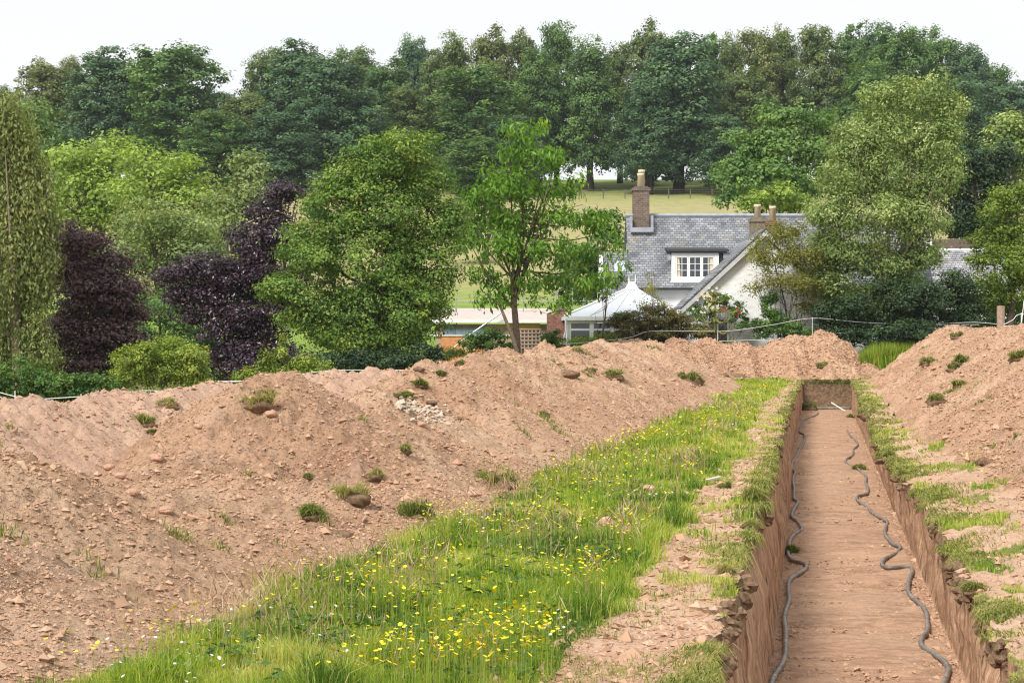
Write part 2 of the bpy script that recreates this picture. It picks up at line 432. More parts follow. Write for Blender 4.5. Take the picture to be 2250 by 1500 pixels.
def surface(x, Y):
    c = x - K * Y
    z = ground(x, Y)
    z = np.where((c > lipL(Y)) & (c < lipR(Y)) & (Y < YE), TF, z)
    z = np.maximum(z, np.where((c < -1.5) & (Y < 78), main_row(x, Y), -9))
    z = np.maximum(z, np.where((c < -7) & (Y < 60), second_row(x, Y), -9))
    z = np.maximum(z, np.where((Y > 72) & (Y < 84) & (x > 3) & (x < 15.5), back_mound(x, Y), -9))
    z = np.maximum(z, np.where((c > 1.6) & (Y < 82), right_row(x, Y), -9))
    return z
_YS = 9 * np.exp(np.linspace(0, math.log(90 / 9), 6000))
def hit(px, py):
    x = (px - HX) / F * _YS; z = (HY - py) / F * _YS
    s = surface(x, _YS)
    k = np.argmax(s >= z)
    return np.array([x[k], _YS[k], s[k]])

# ---------------------------------------------------------------- where grass grows (0..1)
def gmask(x, Y):
    c = x - K * Y
    fc = np.interp(Y, FY, FC)
    edge = np.interp(Y, [8, 12, 16, 27, 35, 45, 57, 74], [-1.3, -1.3, -1.12, -.98, -1.2, -1.4, -1.15, -.85]) + .30 * fbm(x * .7, Y * .35, 71, 3) + .12 * fbm(x * 3, Y * 2.5, 72, 2)
    meadow = (1 - sm(c, edge - .06, edge + .06)) * sm(c, fc - .1, fc + .25)
    patch = sm(fbm(x * 1.3, Y * 1.1, 73, 3), .12, .35) * .5
    fr = (1 - sm(np.abs(c - lipL(Y) + .10), .0, .24)) * .6
    L = np.maximum(np.maximum(meadow, patch * sm(c, -1.6, -1.2)), fr * sm(fbm(Y * .8, x * .6, 79, 2), .12, .4))
    fr = (1 - sm(np.abs(c - lipR(Y) - .14), .03, .30)) * .75 * sm(fbm(Y * .7, x * .9, 78, 3), -.1, .3)
    pr = sm(fbm(x * 1.3, Y * .8, 75, 4), .08, .3) * .85
    Rr = np.maximum(fr, pr)
    Rr = Rr * (1 - sm(c, 2.6, 3.1))
    m = np.where(c < .3, L, Rr)
    return m

# ---------------------------------------------------------------- ground sheets
rows = 6.5 * np.exp(np.linspace(0, math.log(YE / 6.5), 1050))
rows[-1] = YE
def sheet(csamp_fn, rows):
    C = np.array([csamp_fn(y) for y in rows])
    Yg = np.repeat(rows[:, None], C.shape[1], 1)
    X = C + K * Yg
    return X, Yg, C
Ll = lipL(rows); Lr = lipR(rows)
left_t = np.concatenate([[-120, -60, -35, -22, -14, -9, -7, -5], np.linspace(-4.2, -1.4, 90), ])
def cols_left(i): return np.concatenate([left_t, np.linspace(-1.38, Ll[i], 60)])
def cols_right(i): return np.concatenate([np.linspace(Lr[i], 3.2, 100), [4, 6, 9, 15, 25, 50, 110]])
CL = np.array([cols_left(i) for i in range(len(rows))]); CR = np.array([cols_right(i) for i in range(len(rows))])
parts_v, parts_q, ga = [], [], []
off = 0
for C in (CL, CR):
    Yg = np.repeat(rows[:, None], C.shape[1], 1); X = C + K * Yg
    Z = ground(X, Yg)
    V = np.stack([X, Yg, Z], -1).reshape(-1, 3)
    parts_v.append(V); parts_q.append(grid_quads(*C.shape) + off); off += len(V)
    ga.append(gmask(X, Yg).ravel())
# strip behind the end wall
cb = np.concatenate([CL[-1], np.linspace(Ll[-1], Lr[-1], 40)[1:-1], CR[-1]])
rb = np.concatenate([[YE], np.linspace(YE + .1, 80, 30)])
Yg = np.repeat(rb[:, None], len(cb), 1); X = cb[None, :] + K * Yg
Z = ground(X, Yg)
Z[0] = ground(X[0], np.full(len(cb), YE))
V = np.stack([X, Yg, Z], -1).reshape(-1, 3)
parts_v.append(V); parts_q.append(grid_quads(len(rb), len(cb)) + off)
ga.append(np.full(len(V), .9) * (1 - .7 * sm(Yg.ravel(), YE - 1, YE + .2) * (Yg.ravel() < YE + .3)))
# ground behind the camera too
xs = np.array([-120, -40, -10, 10, 40, 120.]); ys = np.array([-60, -10, 6.6])
Xn, Yn = np.meshgrid(xs, ys); V = np.stack([Xn, Yn, np.full_like(Xn, -2.35)], -1).reshape(-1, 3)
off += len(parts_v[-1]); parts_v.append(V); parts_q.append(grid_quads(3, 6) + off); ga.append(np.full(len(V), 1.))
o = mesh_np('field', np.concatenate(parts_v), np.concatenate(parts_q), mat=GROUND, attrs={'grass': np.concatenate(ga)}, smooth=True)
tag(o, 'rough pasture cut by the trench, bare and trodden along the edges', kind='structure')

# hill behind
def make_hill_mat():
    m, nt, b = mat_base('hill_grass', .95, .1)
    geo = nt.nodes.new('ShaderNodeNewGeometry'); sep = nt.nodes.new('ShaderNodeSeparateXYZ')
    nt.links.new(geo.outputs['Position'], sep.inputs[0])
    mr = nt.nodes.new('ShaderNodeMapRange'); mr.inputs[1].default_value = 80; mr.inputs[2].default_value = 280
    nt.links.new(sep.outputs[1], mr.inputs[0])
    n = noise(nt, .12, 5)
    ad = nt.nodes.new('ShaderNodeMath'); ad.operation = 'MULTIPLY_ADD'; ad.inputs[1].default_value = .10
    nt.links.new(n, ad.inputs[0]); nt.links.new(mr.outputs[0], ad.inputs[2])
    c = ramp(nt, [(.05, (.17, .25, .05)), (.16, (.21, .30, .06)), (.22, (.34, .31, .14)), (.74, (.36, .32, .16)), (.86, (.31, .32, .12)), (.93, (.13, .18, .05)), (1, (.24, .30, .08))], ad.outputs[0])
    c = mixc(nt, c, ramp(nt, [(.35, (.8, .8, .8)), (.65, (1.15, 1.15, 1.1))], noise(nt, .7, 6, rough=.7)), 1.0, 'MULTIPLY')
    nt.links.new(c, b.inputs['Base Color'])
    bump(nt, b, noise(nt, 3, 6), .6, .2)
    return m
hx = np.linspace(-160, 190, 120); hy = np.concatenate([np.linspace(79.9, 300, 120), np.geomspace(310, 700, 16)])
X, Yg = np.meshgrid(hx, hy); X = X * np.clip(Yg / 160, 1, 3)
o = mesh_np('hill', np.stack([X, Yg, hill(X, Yg) - .005], -1).reshape(-1, 3), grid_quads(len(hy), len(hx)), mat=make_hill_mat(), smooth=True)
tag(o, 'pasture hill of dry tan and green grass rising behind the house', kind='structure')

# trench: left wall, floor, right wall, end wall
nv = 30
v = np.linspace(0, 1, nv)
zl = ground(Ll + K * rows - 1e-4, rows); zr = ground(Lr + K * rows + 1e-4, rows)
FR = 1.24
def FLf(Y): return np.interp(Y, [8, 20, 34, 45, 65, 74], [-.41, -.41, -.47, -.62, -.62, -.57])
FL = FLf(rows)
zl[-1] = ground(np.array([Ll[-1] + K * YE - 1e-4]), np.array([YE]))[0]
def wall(lip, zt, fl, sgn, s):
    fl = (fl + 0 * rows)[:, None]
    L = lip[:, None]; Yg = np.repeat(rows[:, None], nv, 1)
    c = L + (fl - L) * v[None, :] ** .55
    z = zt[:, None] + (TF - zt[:, None]) * v[None, :]
    e = np.sin(np.pi * np.clip(v, 0, 1))[None, :] ** .5
    c = c + sgn * e * (.05 * np.abs(pn(Yg * 7 + .6 * pn(Yg, z, s + 7), z * .9, s)) + .022 * pn(Yg * 15, z * 2.2, s + 1) + .10 * pn(Yg * 1.0, z * 1.3, s + 2) + .045 * pn(Yg * 3.5, z * 3.5, s + 3) - .03 * np.abs(pn(Yg * 6, z * 8, s + 5)))
    return c, Yg, z
cL, YL, zL = wall(Ll, zl, FL, -1, 81)
nf = 90
YFg = np.repeat(rows[:, None], nf, 1); CFg = FL[:, None] + (FR - FL)[:, None] * np.linspace(0, 1, nf)[None, :]
ef = np.clip(np.minimum(CFg - FL[:, None], FR - CFg) / .1, 0, 1)
ZF = TF + ef * (.045 * np.abs(pn(CFg * .35 + .3, YFg * 1.15 + .25 * pn(CFg * 1.5, YFg, 99), 89)) + .05 * pn(CFg * .9, YFg * .9, 91) + .030 * pn(CFg * 1.6 + .7 * pn(CFg, YFg, 90), YFg * 3.2, 92) + .022 * np.abs(pn(CFg * 3.5, YFg * 8 + pn(CFg * 2, YFg * 1.5, 96) * 2, 93)) + .02 * np.abs(pn(CFg * 9, YFg * 11, 94)) + .012 * pn(CFg * 22, YFg * 22, 95)) \
    + .10 * (1 - ef ** .5) * 0
cR, YR, zR = wall(Lr, zr, FR, 1, 85)
cR, YR, zR = cR[:, ::-1], YR[:, ::-1], zR[:, ::-1]
Call = np.concatenate([cL, CFg[:, 1:-1], cR], 1); Yall = np.concatenate([YL, YFg[:, 1:-1], YR], 1); Zall = np.concatenate([zL, ZF[:, 1:-1], zR], 1)
wa = np.concatenate([np.ones(nv), np.zeros(nf - 2), np.ones(nv)]); wa[nv - 1] = .4; wa[nv + nf - 2] = .4
ts = np.concatenate([1 - sm(v, .03, .2), np.zeros(nf - 2), (1 - sm(v, .06, .26))[::-1]])
tsn = np.repeat(ts[None, :], len(rows), 0) * np.clip(.75 + 1.4 * pn(Yall * 1.3, Zall * 2, 97), 0, 1)
V1 = np.stack([Call + K * Yall, Yall, Zall], -1)
nc1 = V1.shape[1]
# end wall: from the last row up, coloured darker from foot to top
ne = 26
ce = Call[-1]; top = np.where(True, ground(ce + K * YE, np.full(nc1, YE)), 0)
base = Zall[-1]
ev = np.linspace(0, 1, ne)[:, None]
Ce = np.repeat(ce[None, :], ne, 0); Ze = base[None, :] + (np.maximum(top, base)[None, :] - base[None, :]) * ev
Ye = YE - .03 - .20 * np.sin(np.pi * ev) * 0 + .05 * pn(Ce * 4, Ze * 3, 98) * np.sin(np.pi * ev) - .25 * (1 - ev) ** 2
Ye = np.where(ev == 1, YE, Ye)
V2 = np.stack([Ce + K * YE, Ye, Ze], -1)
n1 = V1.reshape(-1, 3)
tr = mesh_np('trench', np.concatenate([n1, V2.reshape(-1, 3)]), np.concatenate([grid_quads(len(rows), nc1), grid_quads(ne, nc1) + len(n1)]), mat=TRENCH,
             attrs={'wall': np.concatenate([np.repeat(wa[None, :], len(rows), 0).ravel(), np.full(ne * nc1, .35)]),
                    'topsoil_and_dark_end': np.concatenate([tsn.ravel(), (np.repeat(np.clip(.86 + .14 * sm(ev, .7, .85), 0, 1), nc1, 1)).ravel()])}, smooth=True)
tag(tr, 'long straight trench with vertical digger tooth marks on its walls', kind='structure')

# ---------------------------------------------------------------- spoil heaps
def heap(name, fn, cs, ys, label, group='spoil heaps along the trench', skew=True, mat=None):
    C, Yg = np.meshgrid(cs, ys)
    X = C + K * Yg if skew else C
    Z = fn(X, Yg); G = ground(X, Yg)
    cc = X - K * Yg
    G = np.where((cc > lipL(Yg) - .1) & (cc < lipR(Yg) + .1) & (Yg < YE + .1), 99, G)
    q = grid_quads(len(ys), len(cs))
    keep = ((Z - G).ravel()[q] > -.12).any(1)
    q = q[keep]
    used = np.unique(q); remap = np.full(Z.size, -1); remap[used] = np.arange(len(used))
    V = np.stack([X, Yg, Z], -1).reshape(-1, 3)[used]
    o = mesh_np(name, V, remap[q], mat=mat or SOIL, smooth=True)
    return tag(o, label, 'soil heap', group)
gy = lambda a, b, n: a * np.exp(np.linspace(0, math.log(b / a), n))
heap('spoil_heap', main_row, np.linspace(-8.4, -2.2, 310), gy(7.5, 78, 1300), 'long sandy soil ridge between the buttercup meadow and the garden trees')
heap('spoil_heap', second_row, np.linspace(-14.2, -7.6, 200), gy(17, 56, 800), 'lower pale soil ridge behind the long one at the far left', mat=PALE_SOIL)
heap('spoil_heap', back_mound, np.linspace(2.8, 15.2, 420), np.linspace(73.75, 82, 180), 'lumpy soil mound across the far end of the trench', skew=False)
heap('spoil_heap', right_row, np.linspace(1.7, 8.5, 260), gy(16, 80, 900), 'tall sandy soil ridge on the right of the trench')

# loose stones and clods: nobody could count them
CLODM = make_leaf('clod_tints', [(.33, .20, .13), (.47, .298, .198), (.56, .385, .27)], rough=.95, spec=.1, trans=0)
def stones(name, X, Yv, Z, S, label, mat=None, flat=.65):
    mat = mat or CLODM
    n = len(X)
    d = np.array([[1, 0, 0], [0, 1, 0], [-1, 0, 0], [0, -1, 0], [0, 0, 1], [0, 0, -1]], float)
    v = d[None] * rng.uniform(.6, 1.25, (n, 6, 1)) + rng.normal(0, .15, (n, 6, 3))
    a = rng.uniform(0, 6.28, n); ca, sa = np.cos(a)[:, None], np.sin(a)[:, None]
    asp = rng.uniform(.6, 1.3, (n, 1))
    x = v[:, :, 0] * asp; y = v[:, :, 1]
    tl = rng.normal(0, .35, (n, 1))
    z = v[:, :, 2] * flat + x * tl
    vx = x * ca - y * sa; vy = x * sa + y * ca
    W = np.stack([vx, vy, z], -1) * S[:, None, None] + np.stack([X, Yv, Z + S * .15], -1)[:, None, :]
    t = np.array([[0, 1, 4], [1, 2, 4], [2, 3, 4], [3, 0, 4], [1, 0, 5], [2, 1, 5], [3, 2, 5], [0, 3, 5]])
    T = (t[None] + (np.arange(n) * 6)[:, None, None]).reshape(-1, 3)
    o = mesh_np(name, W.reshape(-1, 3), tris=T, mat=mat, attrs={'tint': np.repeat(np.clip(rng.normal(.48, .2, n), 0, 1), 6)})
    return tag(o, label, kind='stuff')
def logY(a, b, n, p=1.0):
    # more samples near the camera
    u = rng.uniform(0, 1, n)
    return (a ** -p + u * (b ** -p - a ** -p)) ** (-1 / p)
def scatter_heap(fn, c0, c1, y0, y1, n, s0, label, p=.8):
    Yv = logY(y0, y1, n, p); c = rng.uniform(c0, c1, n); x = c + K * Yv
    z = fn(x, Yv); g = ground(x, Yv)
    dens = fbm(x * .6, Yv * .6, 131, 3)
    k = (z > g - .01) & (rng.uniform(-.85, .5, n) < dens)
    x, Yv, z = x[k], Yv[k], z[k]
    S = s0 * (Yv / 15) ** .45 * np.exp(rng.normal(0, .55, len(x)))
    S = np.clip(S, .004, .09)
    return stones('loose_clods', x, Yv, z, S, label)
scatter_heap(main_row, -6.6, -2.6, 8, 72, 210000, .0085, 'loose stones and clods strewn over the long soil ridge')
scatter_heap(second_row, -12, -8, 17, 54, 50000, .010, 'loose clods strewn over the lower soil ridge at the left')
scatter_heap(right_row, 2, 6, 18, 76, 100000, .0105, 'loose stones and clods strewn over the right soil ridge')
n = 16000
x = rng.uniform(3.5, 14.5, n); Yv = rng.uniform(73.9, 78.5, n); z = back_mound(x, Yv); k = z > ground(x, Yv)
stones('loose_clods', x[k], Yv[k], z[k], np.exp(rng.normal(-3.5, .4, k.sum())), 'loose clods strewn over the mound at the trench end')
n = 16000
Yv = logY(12, 73, n); c = np.where(rng.uniform(0, 1, n) < .55, FR - np.abs(rng.normal(0, .16, n)), FLf(Yv) + np.abs(rng.normal(0, .16, n)))
k = rng.uniform(0, 1, n) < .3; c = np.where(k, rng.uniform(-.4, FR, n), c)
k = (c > FLf(Yv) + .01) & (c < FR - .01); c, Yv = c[k], Yv[k]
stones('loose_clods', c + K * Yv, Yv, np.full(len(c), TF), np.clip(.012 * (Yv / 16) ** .3 * np.exp(rng.normal(0, .5, len(c))), .005, .05), 'crumbs of soil fallen along the trench floor')
n = 15000
Yv = logY(8, 72, n); c = np.where(rng.uniform(0, 1, n) < .55, rng.uniform(-1.5, -.5, n), rng.uniform(1.15, 2.9, n))
x = c + K * Yv; cl = lipL(Yv); crr = lipR(Yv); k = (c < cl) | (c > crr); x, Yv = x[k], Yv[k]
stones('loose_clods', x, Yv, ground(x, Yv), np.clip(.011 * (Yv / 12) ** .5 * np.exp(rng.normal(0, .6, len(x))), .005, .06), 'crumbs of soil strewn along both edges of the trench')

# ---------------------------------------------------------------- grass
def lump(r, sub=3, seed=0, amp=.35, flat=.6):
    import bmesh
    bm = bmesh.new(); bmesh.ops.create_icosphere(bm, subdivisions=sub, radius=1)
    V = np.array([v.co[:] for v in bm.verts]); T = np.array([[v.index for v in f.verts] for f in bm.faces]); bm.free()
    d = 1 + amp * pn(V[:, 0] * 1.3 + seed, V[:, 1] * 1.3 + V[:, 2] * 1.7, 3) + amp * .7 * np.abs(pn(V[:, 0] * 3 + seed, V[:, 2] * 3 + V[:, 1] * 3, 4)) + amp * .3 * pn(V[:, 0] * 8 + seed, V[:, 2] * 8 + V[:, 1] * 8, 4)
    V = V * d[:, None] * np.array([r, r * .8, r * flat]); return V, T
def blades(name, X, Yv, Z, H, Wd, tint, mat, label=None, kind='stuff', lean=.48, parent=None, leandir=None, droop=.25):
    n = len(X)
    a = rng.uniform(0, 2 * np.pi, n)
    if leandir is None: la = rng.uniform(0, 2 * np.pi, n)
    else: la = leandir
    ln = np.abs(rng.normal(0, lean, n)) * H
    dx, dy = np.cos(la) * ln, np.sin(la) * ln
    wx, wy = np.cos(a) * Wd / 2, np.sin(a) * Wd / 2
    b = np.stack([X, Yv, Z - .01], -1)
    m = b + np.stack([dx * .35, dy * .35, H * .6], -1)
    t = b + np.stack([dx, dy, H * (1 - droop * (ln / H) ** 1.0)], -1)
    w = np.stack([wx, wy, np.zeros(n)], -1)
    V = np.stack([b - w, b + w, m + w * .8, m - w * .8, t], 1).reshape(-1, 3)
    i = np.arange(n) * 5
    q = np.stack([i, i + 1, i + 2, i + 3], -1); tr = np.stack([i + 3, i + 2, i + 4], -1)
    o = mesh_np(name, V, q, tr, mat=mat, attrs={'tint': np.repeat(np.clip(tint, 0, 1), 5)}, parent=parent)
    if label: tag(o, label, kind=kind)
    return o

n = 620000
Yv = logY(8.2, 74, n, .42); c = rng.uniform(-4.2, 3.0, n); x = c + K * Yv
m = gmask(x, Yv)
fcv = np.interp(Yv, FY, FC)
m = m * (main_row(x, Yv, False) < ground(x, Yv) + .10)
k = (rng.uniform(0, 1, n) < m * np.where(c > 0, .8, 1)) & ((c < lipL(Yv)) | (c > lipR(Yv)))
x, Yv, c, m, fcv = x[k], Yv[k], c[k], m[k], fcv[k]
z = np.maximum(ground(x, Yv), 0 * x - 99)
tall = sm(fbm(x * .5, Yv * .4, 111, 3), -.3, .35)
meadow = (c < -1.2)
H = np.where(meadow, .055 + .10 * tall, .04 + .06 * tall) * rng.uniform(.6, 1.35, len(x)) * np.where(Yv > 40, .8, 1)
tuft = sm(fbm(x * 2.6, Yv * 2.2, 115, 2), .0, .4)
H = H * np.where(meadow & (c < fcv + .5), 1.15, 1) * (.72 + .75 * tuft)
Wd = .0055 * (Yv / 12) ** .95 * rng.uniform(.7, 1.4, len(x))
tn = .40 + .75 * fbm(x * 1.1, Yv * .9, 113, 4) + rng.normal(0, .17, len(x)) + np.where(~meadow, .15, 0) + np.clip((Yv - 20) / 60, 0, .2)
tn = tn - .22 * tuft
tn = np.where(rng.uniform(0, 1, len(x)) < .09, .97, np.clip(tn, 0, .85))
blades('meadow_grass', x, Yv, z, H, Wd, tn, GRASS, 'green meadow grass between the soil ridge and the trench')
print('blades', len(x))

# straw and reddish seed heads above the grass
def heads(name, X, Yv, Z, H, r, mat, label, seed=False):
    """stems that carry small heads: six-sided cups"""
    n = len(X)
    lean = rng.normal(0, .10, (n, 2)) * H[:, None]
    top = np.stack([X + lean[:, 0], Yv + lean[:, 1], Z + H], -1)
    a0 = rng.uniform(0, 6.28, n)
    tiltd = rng.normal(0, .45, (n, 2)); tiltd[:, 1] -= .25
    ring = []
    for j in range(6):
        a = a0 + j * np.pi / 3
        rx, ry = np.cos(a) * r, np.sin(a) * r
        rz = -(rx * tiltd[:, 0] + ry * -tiltd[:, 1]) * .8 + r * .35
        ring.append(top + np.stack([rx, ry, rz], -1))
    V = np.stack([top] + ring, 1).reshape(-1, 3)
    i = np.arange(n) * 7
    T = np.concatenate([np.stack([i, i + 1 + j, i + 1 + (j + 1) % 6], -1) for j in range(6)])
    o = mesh_np(name, V, tris=T, mat=mat, attrs={'tint': np.repeat(rng.uniform(0, 1, n), 7)})
    return tag(o, label, kind='stuff'), top
n = 80000
Yv = logY(8.6, 66, n, .25); c = rng.uniform(-3.4, 2.6, n); x = c + K * Yv
cl = .05 + .95 * sm(fbm(x * .9, Yv * .6, 121, 3), -.05, .4)
m = gmask(x, Yv) * (main_row(x, Yv, False) < ground(x, Yv) + .05)
k = (rng.uniform(0, 1, n) < m * cl * np.where(c > 0, .25, 1) * .5) & ((c < -1.25) | (c > lipR(Yv) + .1))
x, Yv = x[k], Yv[k]
H = rng.uniform(.14, .28, len(x)) * np.where(Yv > 35, .6, 1)
rr = .0108 * rng.uniform(.7, 1.2, len(x)) * np.clip(Yv / 18, 1, 1.7)
_, tp = heads('buttercups', x, Yv, ground(x, Yv), H, rr, YELLOW, 'yellow buttercups scattered through the meadow grass')
print('flowers', len(x))
blades('flower_stems', x, Yv, ground(x, Yv), H, .004 * (Yv / 12) ** .8, rng.uniform(.2, .5, len(x)), GRASS, 'thin green stems of the buttercups', lean=.05)
n = 3000
Yv = logY(8.6, 66, n, .2); c = rng.uniform(-3.9, -1.3, n); x = c + K * Yv
k = (rng.uniform(0, 1, n) < gmask(x, Yv) * sm(fbm(x * .5, Yv * .3, 127, 2), .05, .3) * (main_row(x, Yv, False) < ground(x, Yv) + .05)); x, Yv = x[k], Yv[k]
heads('white_clover', x, Yv, ground(x, Yv), rng.uniform(.08, .2, len(x)), .009 * np.clip(Yv / 14, 1, 2), WHITEP, 'small white clover and daisies in the meadow grass')
n = 26000
Yv = logY(8.4, 45, n, .5); c = rng.uniform(-3.4, -1.3, n); x = c + K * Yv
cl = sm(fbm(x * .8, Yv * .6, 141, 3), -.05, .5)
k = rng.uniform(0, 1, n) < gmask(x, Yv) * cl * .35 * (main_row(x, Yv, False) < ground(x, Yv) + .05); x, Yv = x[k], Yv[k]
H = rng.uniform(.18, .36, len(x))
zz = ground(x, Yv)
lean = rng.normal(0, .07, (len(x), 2))
b0 = np.stack([x, Yv, zz + H * .66], -1); b1 = b0 + np.stack([lean[:, 0], lean[:, 1], H * .34], -1)
wv = (.0028 * (Yv / 12) ** .9)
w = np.stack([wv, 0 * wv, 0 * wv], -1)
mid = (b0 + b1) / 2
V = np.stack([b0, mid - w, b1, mid + w], 1).reshape(-1, 3); i = np.arange(len(x)) * 4
V2_ = np.stack([np.stack([x, Yv, zz], -1) - w * .3, np.stack([x, Yv, zz], -1) + w * .3, b0 + w * .2, b0 - w * .2], 1).reshape(-1, 3)
q = np.stack([i, i + 1, i + 2, i + 3], -1)
tt = np.repeat(rng.uniform(0, 1, len(x)), 4)
o = mesh_np('seed_heads', np.concatenate([V, V2_]), np.concatenate([q, q + len(V)]), mat=SEED, attrs={'tint': np.concatenate([tt, tt])})
tag(o, 'reddish brown grass seed heads standing above the meadow', kind='stuff')

n = 650
Yv = logY(8.8, 50, n, .4); c = rng.uniform(-3.2, -1.3, n); x = c + K * Yv
k = gmask(x, Yv) > .6; x, Yv = x[k], Yv[k]; n = len(x)
pc = np.stack([x, Yv, ground(x, Yv) + rng.uniform(.03, .12, n)], -1)
BROAD_ = (pc, n)
# wisps of grass sprouting on the heaps
wx, wy, wz = [], [], []
for fn, c0, c1, y0, y1, cnt in ((main_row, -5.4, -3.2, 11, 66, 26), (right_row, 2.4, 5, 20, 72, 26), (second_row, -11.4, -9, 20, 50, 6)):
    yy = logY(y0, y1, cnt, .6); cc_ = rng.uniform(c0, c1, cnt)
    for a_, b_ in zip(cc_, yy):
        m = int(rng.integers(20, 120)); sp_ = rng.uniform(.03, .14)
        q = rng.normal(0, sp_, m); r_ = rng.normal(0, sp_ * .6, m)
        xx_ = a_ + K * b_ + q; yy_ = b_ + r_ - q * .8
        zz_ = fn(xx_, yy_); kk = zz_ > ground(xx_, yy_)
        wx.append(xx_[kk]); wy.append(yy_[kk]); wz.append(zz_[kk])
wx, wy, wz = map(np.concatenate, (wx, wy, wz))
blades('sparse_weeds', wx, wy, wz, rng.uniform(.02, .11, len(wx)), .006 * (wy / 12) ** .9, np.clip(rng.normal(.45, .25, len(wx)), 0, 1), TURF, 'thin wisps of grass and roots scattered over the soil heaps', lean=.9)
# shaggy turf along both trench edges, hanging over the lip
def fringe(side, n, label):
    Yv = logY(8.5, 73, n, .6)
    L = lipL(Yv) if side < 0 else lipR(Yv)
    dens = fbm(Yv * .9, .5 + side, 151, 3)
    k = rng.uniform(.0, .5, n) < dens + (.10 if side > 0 else 0); Yv, L = Yv[k], L[k]; m = len(Yv)
    off = np.abs(rng.normal(0, .10 if side < 0 else .20, m)) - .02
    c = L + side * off
    x = c + K * Yv
    z = ground(c + K * Yv + side * .03, Yv)
    dirn = np.where(side < 0, 0, np.pi) + rng.normal(0, .8, m)
    H = rng.uniform(.02, .09, m)
    ln = np.abs(rng.normal(.04, .035, m))
    dx, dy = np.cos(dirn) * ln, np.sin(dirn) * ln
    hang = np.where(off < .05, -rng.uniform(.0, .16, m) * np.clip(.5 + 1.5 * pn(Yv * 1.7, 2 + side, 157), .1, 1.3), rng.uniform(-.01, .06, m))
    Wd = .007 * (Yv / 12) ** .9
    b = np.stack([x, Yv, z - .01], -1)
    mm = b + np.stack([dx * .6, dy * .6, H * .6], -1); t = b + np.stack([dx * 1.2, dy * 1.2, hang], -1)
    a = rng.uniform(-.7, .7, m) + np.pi / 2 * 0
    w = np.stack([np.sin(a) * Wd / 2 + 0 * a, np.cos(a) * Wd / 2, 0 * a], -1)
    w = np.stack([np.cos(a) * Wd / 2, np.sin(a) * Wd / 2, 0 * a], -1)
    V = np.stack([b - w, b + w, mm + w * .8, mm - w * .8, t], 1).reshape(-1, 3); i = np.arange(m) * 5
    tn = np.clip(.50 + .3 * fbm(x * 2, Yv * 2, 155, 2) + rng.normal(0, .22, m), 0, 1)
    o = mesh_np('turf_fringe', V, np.stack([i, i + 1, i + 2, i + 3], -1), np.stack([i + 3, i + 2, i + 4], -1), mat=TURF, attrs={'tint': np.repeat(tn, 5)})
    tag(o, label, kind='stuff')
fringe(-1, 60000, 'shaggy dry turf hanging over the left edge of the trench')
fringe(1, 110000, 'shaggy turf hanging over the right edge of the trench')
for sd_, lb_ in ((-1, 'ragged dark sods along the left edge of the trench'), (1, 'ragged dark sods along the right edge of the trench')):
    m = 1800; Yq_ = logY(8.6, 72, m, .7); Lq = lipL(Yq_) if sd_ < 0 else lipR(Yq_)
    k = fbm(Yq_ * 1.1, 4.5 + sd_, 171, 3) > rng.uniform(-.2, .35, m); Yq_, Lq = Yq_[k], Lq[k]
    cq = Lq + sd_ * rng.uniform(-.05, .08, len(Lq)); zq = ground(cq + K * Yq_ + sd_ * .1, Yq_) - rng.uniform(.01, .16, len(Lq))
    LV, LT = lump(1.0, 2, 3.3, .9, .7)
    nn = len(Lq); sz = rng.uniform(.012, .058, nn) * (rng.uniform(0, 1, nn) ** .5 + .3)
    aa = rng.uniform(0, 6.28, nn); ca_, sa_ = np.cos(aa)[:, None], np.sin(aa)[:, None]
    q0 = LV[None] * rng.uniform(.7, 1.3, (nn, 1, 3)) * sz[:, None, None]
    W_ = np.stack([q0[:, :, 0] * ca_ - q0[:, :, 1] * sa_, q0[:, :, 0] * sa_ + q0[:, :, 1] * ca_, q0[:, :, 2]], -1) + np.stack([cq + K * Yq_, Yq_, zq], -1)[:, None, :]
    T_ = (LT[None] + (np.arange(nn) * len(LV))[:, None, None]).reshape(-1, 3)
    tag(mesh_np('sods', W_.reshape(-1, 3), tris=T_, mat=CLOD), lb_, kind='stuff')
# along the top of the end wall
m = 5200
c = rng.uniform(-.5, 1.15, m); c = c[fbm(c * 2.2, .5 + 0 * c, 191, 3) > rng.uniform(-.5, .5, m)]; m = len(c); b = np.stack([c + K * YE, np.full(m, YE) + rng.uniform(-.05, .25, m), np.full(m, -1.87)], -1)
t = b + np.stack([rng.normal(0, .06, m), -rng.uniform(.0, .10, m), rng.uniform(-.20, .12, m) * (.6 + 1.2 * pn(c * 5, .3, 5))], -1); w = np.stack([np.full(m, .018), np.zeros(m), np.zeros(m)], -1)
V = np.stack([b - w, b + w, t], 1).reshape(-1, 3)
o = mesh_np('turf_fringe', V, tris=np.arange(m * 3).reshape(-1, 3), mat=TURF, attrs={'tint': np.repeat(rng.uniform(0, .5, m), 3)})
tag(o, 'dark turf hanging over the far end wall of the trench', kind='stuff')
# scruffy dead grass lying on the bare strips
n = 60000
Yv = logY(8.5, 60, n, .55); c = np.where(rng.uniform(0, 1, n) < .5, rng.uniform(-1.5, -.5, n), rng.uniform(1.2, 3.0, n)); x = c + K * Yv
k = (fbm(x * 1.6, Yv * 1.3, 161, 3) > rng.uniform(-.1, .5, n)) & ((c < lipL(Yv)) | (c > lipR(Yv))); x, Yv = x[k], Yv[k]
blades('scruffy_turf', x, Yv, ground(x, Yv), rng.uniform(.02, .06, len(x)), .006 * (Yv / 12) ** .9, np.clip(rng.normal(.6, .22, len(x)), 0, 1), TURF, 'thin trampled turf on the bare strips beside the trench', lean=1.2)

